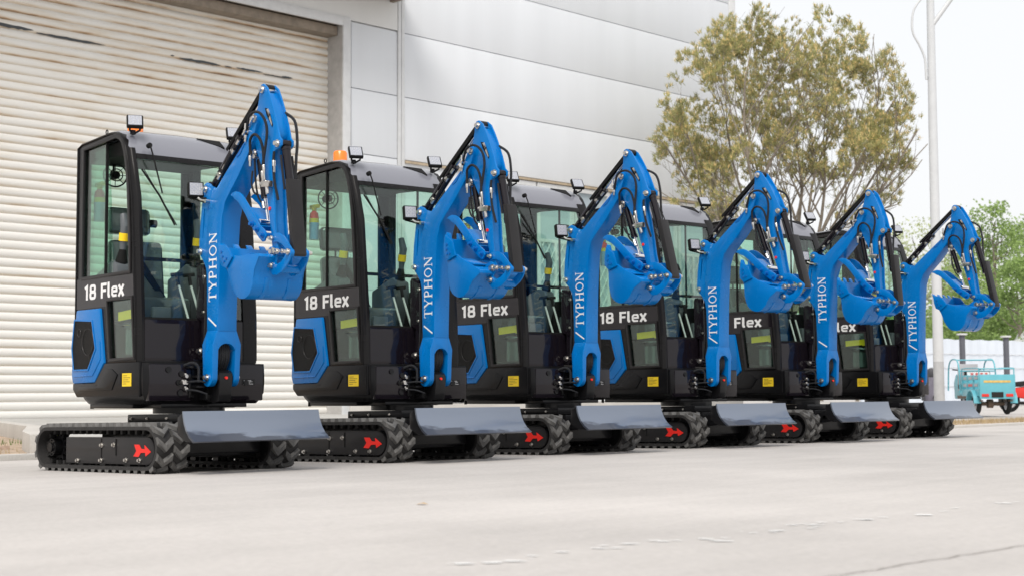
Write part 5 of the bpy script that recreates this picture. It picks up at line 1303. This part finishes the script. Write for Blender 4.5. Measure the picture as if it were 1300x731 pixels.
# ------------------------------------------------------------------ CARGO TRICYCLE (seen from its rear corner)
M['turq'] = mat('turquoise paint', (.12, .42, .50), .4, coat=.2, var=.06)
M['tyre'] = mat('black tyre', (.025, .025, .025), .8)
M['wood'] = mat('brown axle', (.16, .11, .08), .7, var=.2)
M['silver'] = mat('dull silver sheet', (.45, .45, .47), .4, metal=.5)
M['stripe'] = mat('faded orange stripe', (.62, .42, .12), .6, var=.3, vscale=9)
M['redp'] = mat('red paint', (.65, .03, .02), .35)
def tricycle():
    D = 33; root = empty('cargo_tricycle', spot(1262, D))
    tag(root, 'turquoise cargo tricycle with railed bed parked beside the lamp post', 'tricycle')
    # local frame: forward points away to picture left-back; rear face turned to the camera's right
    th = R(134)            # heading of forward axis in world
    root.rotation_euler.z = th
    # local x = forward, y = left
    def B(mb, nme, mt, par=root, **k): return mb.build(nme, mt, par, **k)
    Lb, Wb = 1.35, .78; z0, z1 = .52, .88
    m = MB(); m.bb(0, Lb, -Wb / 2, Wb / 2, z0, z0 + .05)
    for s in (-1, 1):
        m.bb(0, Lb, s * Wb / 2 - .015, s * Wb / 2 + .015, z0 - .10, z0 + .06); m.bb(0, Lb, s * Wb / 2 - .012, s * Wb / 2 + .012, z0 + .10, z0 + .20); m.bb(0, Lb, s * Wb / 2 - .012, s * Wb / 2 + .012, z0 + .26, z0 + .36)
        for x in (.02, .45, .90, Lb - .02): m.bb(x - .02, x + .02, s * Wb / 2 - .02, s * Wb / 2 + .02, z0 - .08, z1 + .02)
    m.bb(-.015, .015, -Wb / 2, Wb / 2, z0 - .16, z0 + .38); m.bb(Lb - .015, Lb + .015, -Wb / 2, Wb / 2, z0 - .02, z1 + .02)
    bed = B(m, 'cargo_bed', 'turq', bevel=.006)
    m = MB()
    for s in (-1, 1):
        y = s * Wb / 2
        m.tube(smooth_path([(.02, y, z0), (.02, y, z1 + .10), (.06, y, z1 + .16), (.4, y, z1 + .17), (Lb - .1, y, z1 + .17), (Lb, y, z1 + .1), (Lb, y, z0)]), .014, 8)
    m.tube([(.04, -Wb / 2, z1 + .15), (.04, Wb / 2, z1 + .15)], .014, 8)
    B(m, 'side_rail', 'turq')
    m = MB(); m.bb(-.022, -.016, -.30, .30, z0 + .20, z0 + .25); B(m, 'tail_stripe', 'stripe', bed)
    for s in (-1, 1):
        m = MB(); m.bb(-.03, -.016, s * .27 - .08, s * .27 + .08, z0 - .115, z0 - .05); B(m, 'tail_light', 'redp', bevel=.006)
    m = MB(); m.bb(-.028, -.016, -.13, .13, z0 - .13, z0 - .01); B(m, 'number_plate_bracket', 'tyre')
    m = MB()
    for k in range(3):
        for j in range(2): m.bb(.10 + k * .42, .32 + k * .42, Wb / 2 + .013, Wb / 2 + .02, z0 + .12 + j * .16, z0 + .17 + j * .16)
    # side marks
    B(m, 'side_decal', 'silver', bed)
    m = MB(); m.bb(.50, .80, Wb / 2 + .0135, Wb / 2 + .022, z0 + .12, z0 + .17)
    B(m, 'red_decal', 'redp', bed)
    # cab hoop and seat
    m = MB()
    for s in (-1, 1):
        y = s * .42
        m.tube(smooth_path([(Lb + .05, y, .5), (Lb + .10, y, 1.0), (Lb + .22, y, 1.22), (Lb + .45, y, 1.28), (Lb + .80, y, 1.25), (Lb + .98, y, 1.05), (Lb + 1.05, y, .55)]), .018, 8)
    m.tube([(Lb + .3, -.42, 1.26), (Lb + .3, .42, 1.26)], .016, 8); m.tube([(Lb + .10, -.42, 1.0), (Lb + .10, .42, 1.0)], .016, 8)
    B(m, 'cab_hoop', 'turq')
    m = MB(); m.bb(Lb + .10, Lb + .55, -.33, .33, .58, .70); m.bb(Lb + .08, Lb + .16, -.30, .30, .72, 1.0); B(m, 'seat', 'tyre', bevel=.03)
    m = MB(); m.bb(Lb + .84, Lb + .88, -.24, .24, .55, 1.18); B(m, 'windshield_panel', 'silver', bevel=.01)
    m = MB(); m.bb(Lb + .02, Lb + .035, -.26, .26, z1 - .03, z1 + .10); sg = B(m, 'rear_sign', 'whitecar')
    m = MB(); m_y = [-.22, -.11, 0, .11]
    for i, y in enumerate(m_y):
        m.bb(Lb + .012, Lb + .018, y, y + .075, z1 - .005, z1 + .012); m.bb(Lb + .012, Lb + .018, y, y + .075, z1 + .055, z1 + .07); m.bb(Lb + .010, Lb + .0195, y + .03, y + .045, z1 - .01, z1 + .08); m.bb(Lb + .0105, Lb + .019, y + .008 * (i % 2), y + .07, z1 + .028, z1 + .038)
    B(m, 'sign_marks', 'redp', sg)
    m = MB(); m.prism([(Lb + .6, .35), (Lb + 1.25, .35), (Lb + 1.3, .75), (Lb + 1.1, .95), (Lb + .95, .6), (Lb + .6, .42)], -.22, .22); B(m, 'front_fairing', 'turq', bevel=.03)
    m = MB(); m.tube([(Lb + .95, -.34, 1.05), (Lb + 1.05, 0, 1.02), (Lb + .95, .34, 1.05)], .015, 8); B(m, 'handlebar', 'tyre')
    def wheel(x, y, r_):
        q = MB(); q.ring((x, y, r_), (0, 1, 0), r_ - .055, .055, 28, 10); w_ = q.build('wheel', 'tyre', root)
        q = MB(); q.cyl((x, y - .03, r_), (x, y + .03, r_), r_ - .09, 24); q.cyl((x, y - .06, r_), (x, y + .06, r_), .05, 14); q.build('rim', 'silver', w_)
    wheel(.42, .34, .25); wheel(.42, -.34, .25); wheel(Lb + 1.15, 0, .24)
    m = MB(); m.cyl((.42, -.38, .25), (.42, .38, .25), .045, 14); m.cyl((.42, -.02, .25), (.42, .10, .25), .10, 18); m.bb(.1, Lb + .8, -.28, -.22, .36, .43); m.bb(.1, Lb + .8, .22, .28, .36, .43)
    for s in (-1, 1): m.bb(.05, .85, s * .33 - .03, s * .33 + .03, .30, .33)
    B(m, 'rear_axle', 'wood')
    m = MB()
    for s in (-1, 1):
        pr = [(.42 + .31 * math.cos(R(q)), .26 + .31 * math.sin(R(q))) for q in range(0, 181, 20)] + [(.42 + .28 * math.cos(R(q)), .26 + .28 * math.sin(R(q))) for q in range(180, -1, -20)]
        m.prism(pr, s * .33, s * .49)
    B(m, 'mudguard', 'turq')
tricycle()
# red / black motorbike partly in frame at the right edge
def moto():
    root = empty('motorcycle', spot(1307, 37)); root.rotation_euler.z = R(50)
    tag(root, 'red and black motorcycle cut by the right picture edge, behind the tricycle', 'motorcycle')
    def wheel(x, r_):
        q = MB(); q.ring((x, 0, r_), (0, 1, 0), r_ - .05, .05, 26, 10); w_ = q.build('wheel', 'tyre', root)
        q = MB(); q.ring((x, 0, r_), (0, 1, 0), r_ - .10, .012, 24, 6)
        for k in range(8):
            a_ = 2 * math.pi * k / 8; q.cyl((x, 0, r_), (x + (r_ - .1) * math.cos(a_), 0, r_ + (r_ - .1) * math.sin(a_)), .008, 5)
        q.build('rim', 'silver', w_)
    wheel(-.62, .28); wheel(.62, .28)
    m = MB(); m.prism([(-.75, .42), (-.3, .35), (.1, .30), (.35, .42), (.30, .60), (.05, .70), (-.35, .62), (-.8, .60)], -.13, .13); m.build('body', 'redp', root, bevel=.03)
    m = MB(); m.prism([(-.8, .64), (-.35, .64), (.0, .72), (-.05, .80), (-.40, .76), (-.80, .76)], -.14, .14); m.build('seat', 'tyre', root, bevel=.03)
    m = MB(); m.bb(-.15, .22, -.14, .14, .18, .40); m.cyl((-.7, -.16, .25), (.1, -.16, .22), .04); m.build('engine', 'tyre', root, bevel=.03)
    m = MB()
    for s in (-1, 1): m.cyl((.62, s * .09, .28), (.38, s * .09, .85), .02, 8)
    m.tube([(.34, -.35, .92), (.40, -.1, .88), (.40, .1, .88), (.34, .35, .92)], .014, 8); m.build('fork', 'silver', root)
moto()
# covered scooter beside the lamp post
M['quilt'] = mat('grey violet quilt', (.16, .15, .19), .75, var=.2, vscale=5, bump=.8, bscale=18)
M['quiltd'] = mat('dark grey quilt', (.07, .07, .08), .7, var=.2, vscale=5, bump=.6, bscale=18)
def scooter():
    root = empty('covered_scooter', spot(1181, 38)); root.rotation_euler.z = R(-45)
    tag(root, 'scooter wrapped in a grey quilted cover, between the farthest boom and the lamp post', 'scooter')
    m = MB(); secs = [(0, .17, .12), (.25, .20, .16), (.55, .19, .15), (.78, .17, .12), (.90, .12, .09), (.96, .08, .06)]
    vs = []; n = 16
    for z, a_, b_ in secs:
        for k in range(n): q = 2 * math.pi * k / n; w_ = 1 + .08 * math.sin(5 * q + z * 7); vs.append((b_ * math.cos(q) * w_, a_ * math.sin(q) * w_, z))
    fs = [tuple(range(n)), tuple(range(len(vs) - 1, len(vs) - 1 - n, -1))]
    for i in range(len(secs) - 1):
        for k in range(n): fs.append((i * n + k, i * n + (k + 1) % n, (i + 1) * n + (k + 1) % n, (i + 1) * n + k))
    m.add(vs, fs); m.build('quilted_apron', 'quilt', root)
    m = MB(); m.tube([(0, -.03, .88), (0, -.03, .95), (0, -.03, 1.04), (0, -.03, 1.11), (0, -.03, 1.14)], [.07, .115, .125, .09, .02], 16); m.build('hooded_screen', 'quiltd', root)
    m = MB(); m.tube([(.0, .08, .90), (.02, .18, .80), (.02, .21, .55), (0, .19, .40)], [.05, .06, .06, .04], 12); m.build('hanging_sleeve', 'quiltd', root)
    q = MB(); q.ring((-.45, 0, .22), (0, 1, 0), .17, .05, 22, 8); q.ring((.12, 0, .22), (0, 1, 0), .17, .05, 22, 8); q.build('wheel', 'tyre', root)
    m = MB(); m.prism([(-.7, .30), (.0, .25), (.0, .45), (-.25, .70), (-.75, .68)], -.12, .12); m.build('body', 'quiltd', root, bevel=.03)
scooter()

# ------------------------------------------------------------------ LIGHT, SKY, CAMERA
w = bpy.data.worlds.new('World'); SC.world = w; w.use_nodes = True; nt = w.node_tree; bg = nt.nodes['Background']
SUN_AZ = math.atan2(-.80, .60); SUN_EL = R(52)      # sun towards +x, -y (behind the camera's left)
sd = Vector((math.cos(SUN_EL) * .62, math.cos(SUN_EL) * -.785, math.sin(SUN_EL)))
sky = nt.nodes.new('ShaderNodeTexSky'); sky.sky_type = 'NISHITA'; sky.sun_disc = False; sky.sun_elevation = SUN_EL
sky.sun_rotation = math.atan2(sd.x, sd.y); sky.dust_density = 6; sky.air_density = 1.2; sky.ozone_density = 1
mx = nt.nodes.new('ShaderNodeMixRGB'); mx.inputs[0].default_value = .86; nt.links.new(sky.outputs[0], mx.inputs[1]); mx.inputs[2].default_value = (6.75, 6.78, 6.85, 1)   # overcast white veil over the blue
nt.links.new(mx.outputs[0], bg.inputs['Color']); bg.inputs['Strength'].default_value = .12
sl = bpy.data.lights.new('sun', 'SUN'); sl.energy = 2.0; sl.angle = R(26); sl.color = (1, .96, .90)
so = bpy.data.objects.new('sun', sl); COL.objects.link(so); so.rotation_euler = sd.to_track_quat('Z', 'Y').to_euler()
cam = bpy.data.cameras.new('camera'); co = bpy.data.objects.new('camera', cam); COL.objects.link(co); SC.camera = co
cam.sensor_width = 36; cam.lens = FPX / 1300 * 36; cam.clip_end = 2000; cam.clip_start = .05
co.matrix_world = Matrix.Translation(CAM) @ Matrix((X2, U2, -FW)).transposed().to_4x4()
cam.dof.use_dof = True; cam.dof.focus_distance = 12.0; cam.dof.aperture_fstop = 3.5
SC.view_settings.view_transform = 'Standard'; SC.view_settings.look = 'None'; SC.view_settings.exposure = .40; SC.view_settings.gamma = 1
SC.render.engine = 'CYCLES'
try: SC.cycles.transparent_max_bounces = 24; SC.cycles.max_bounces = 8
except Exception: pass
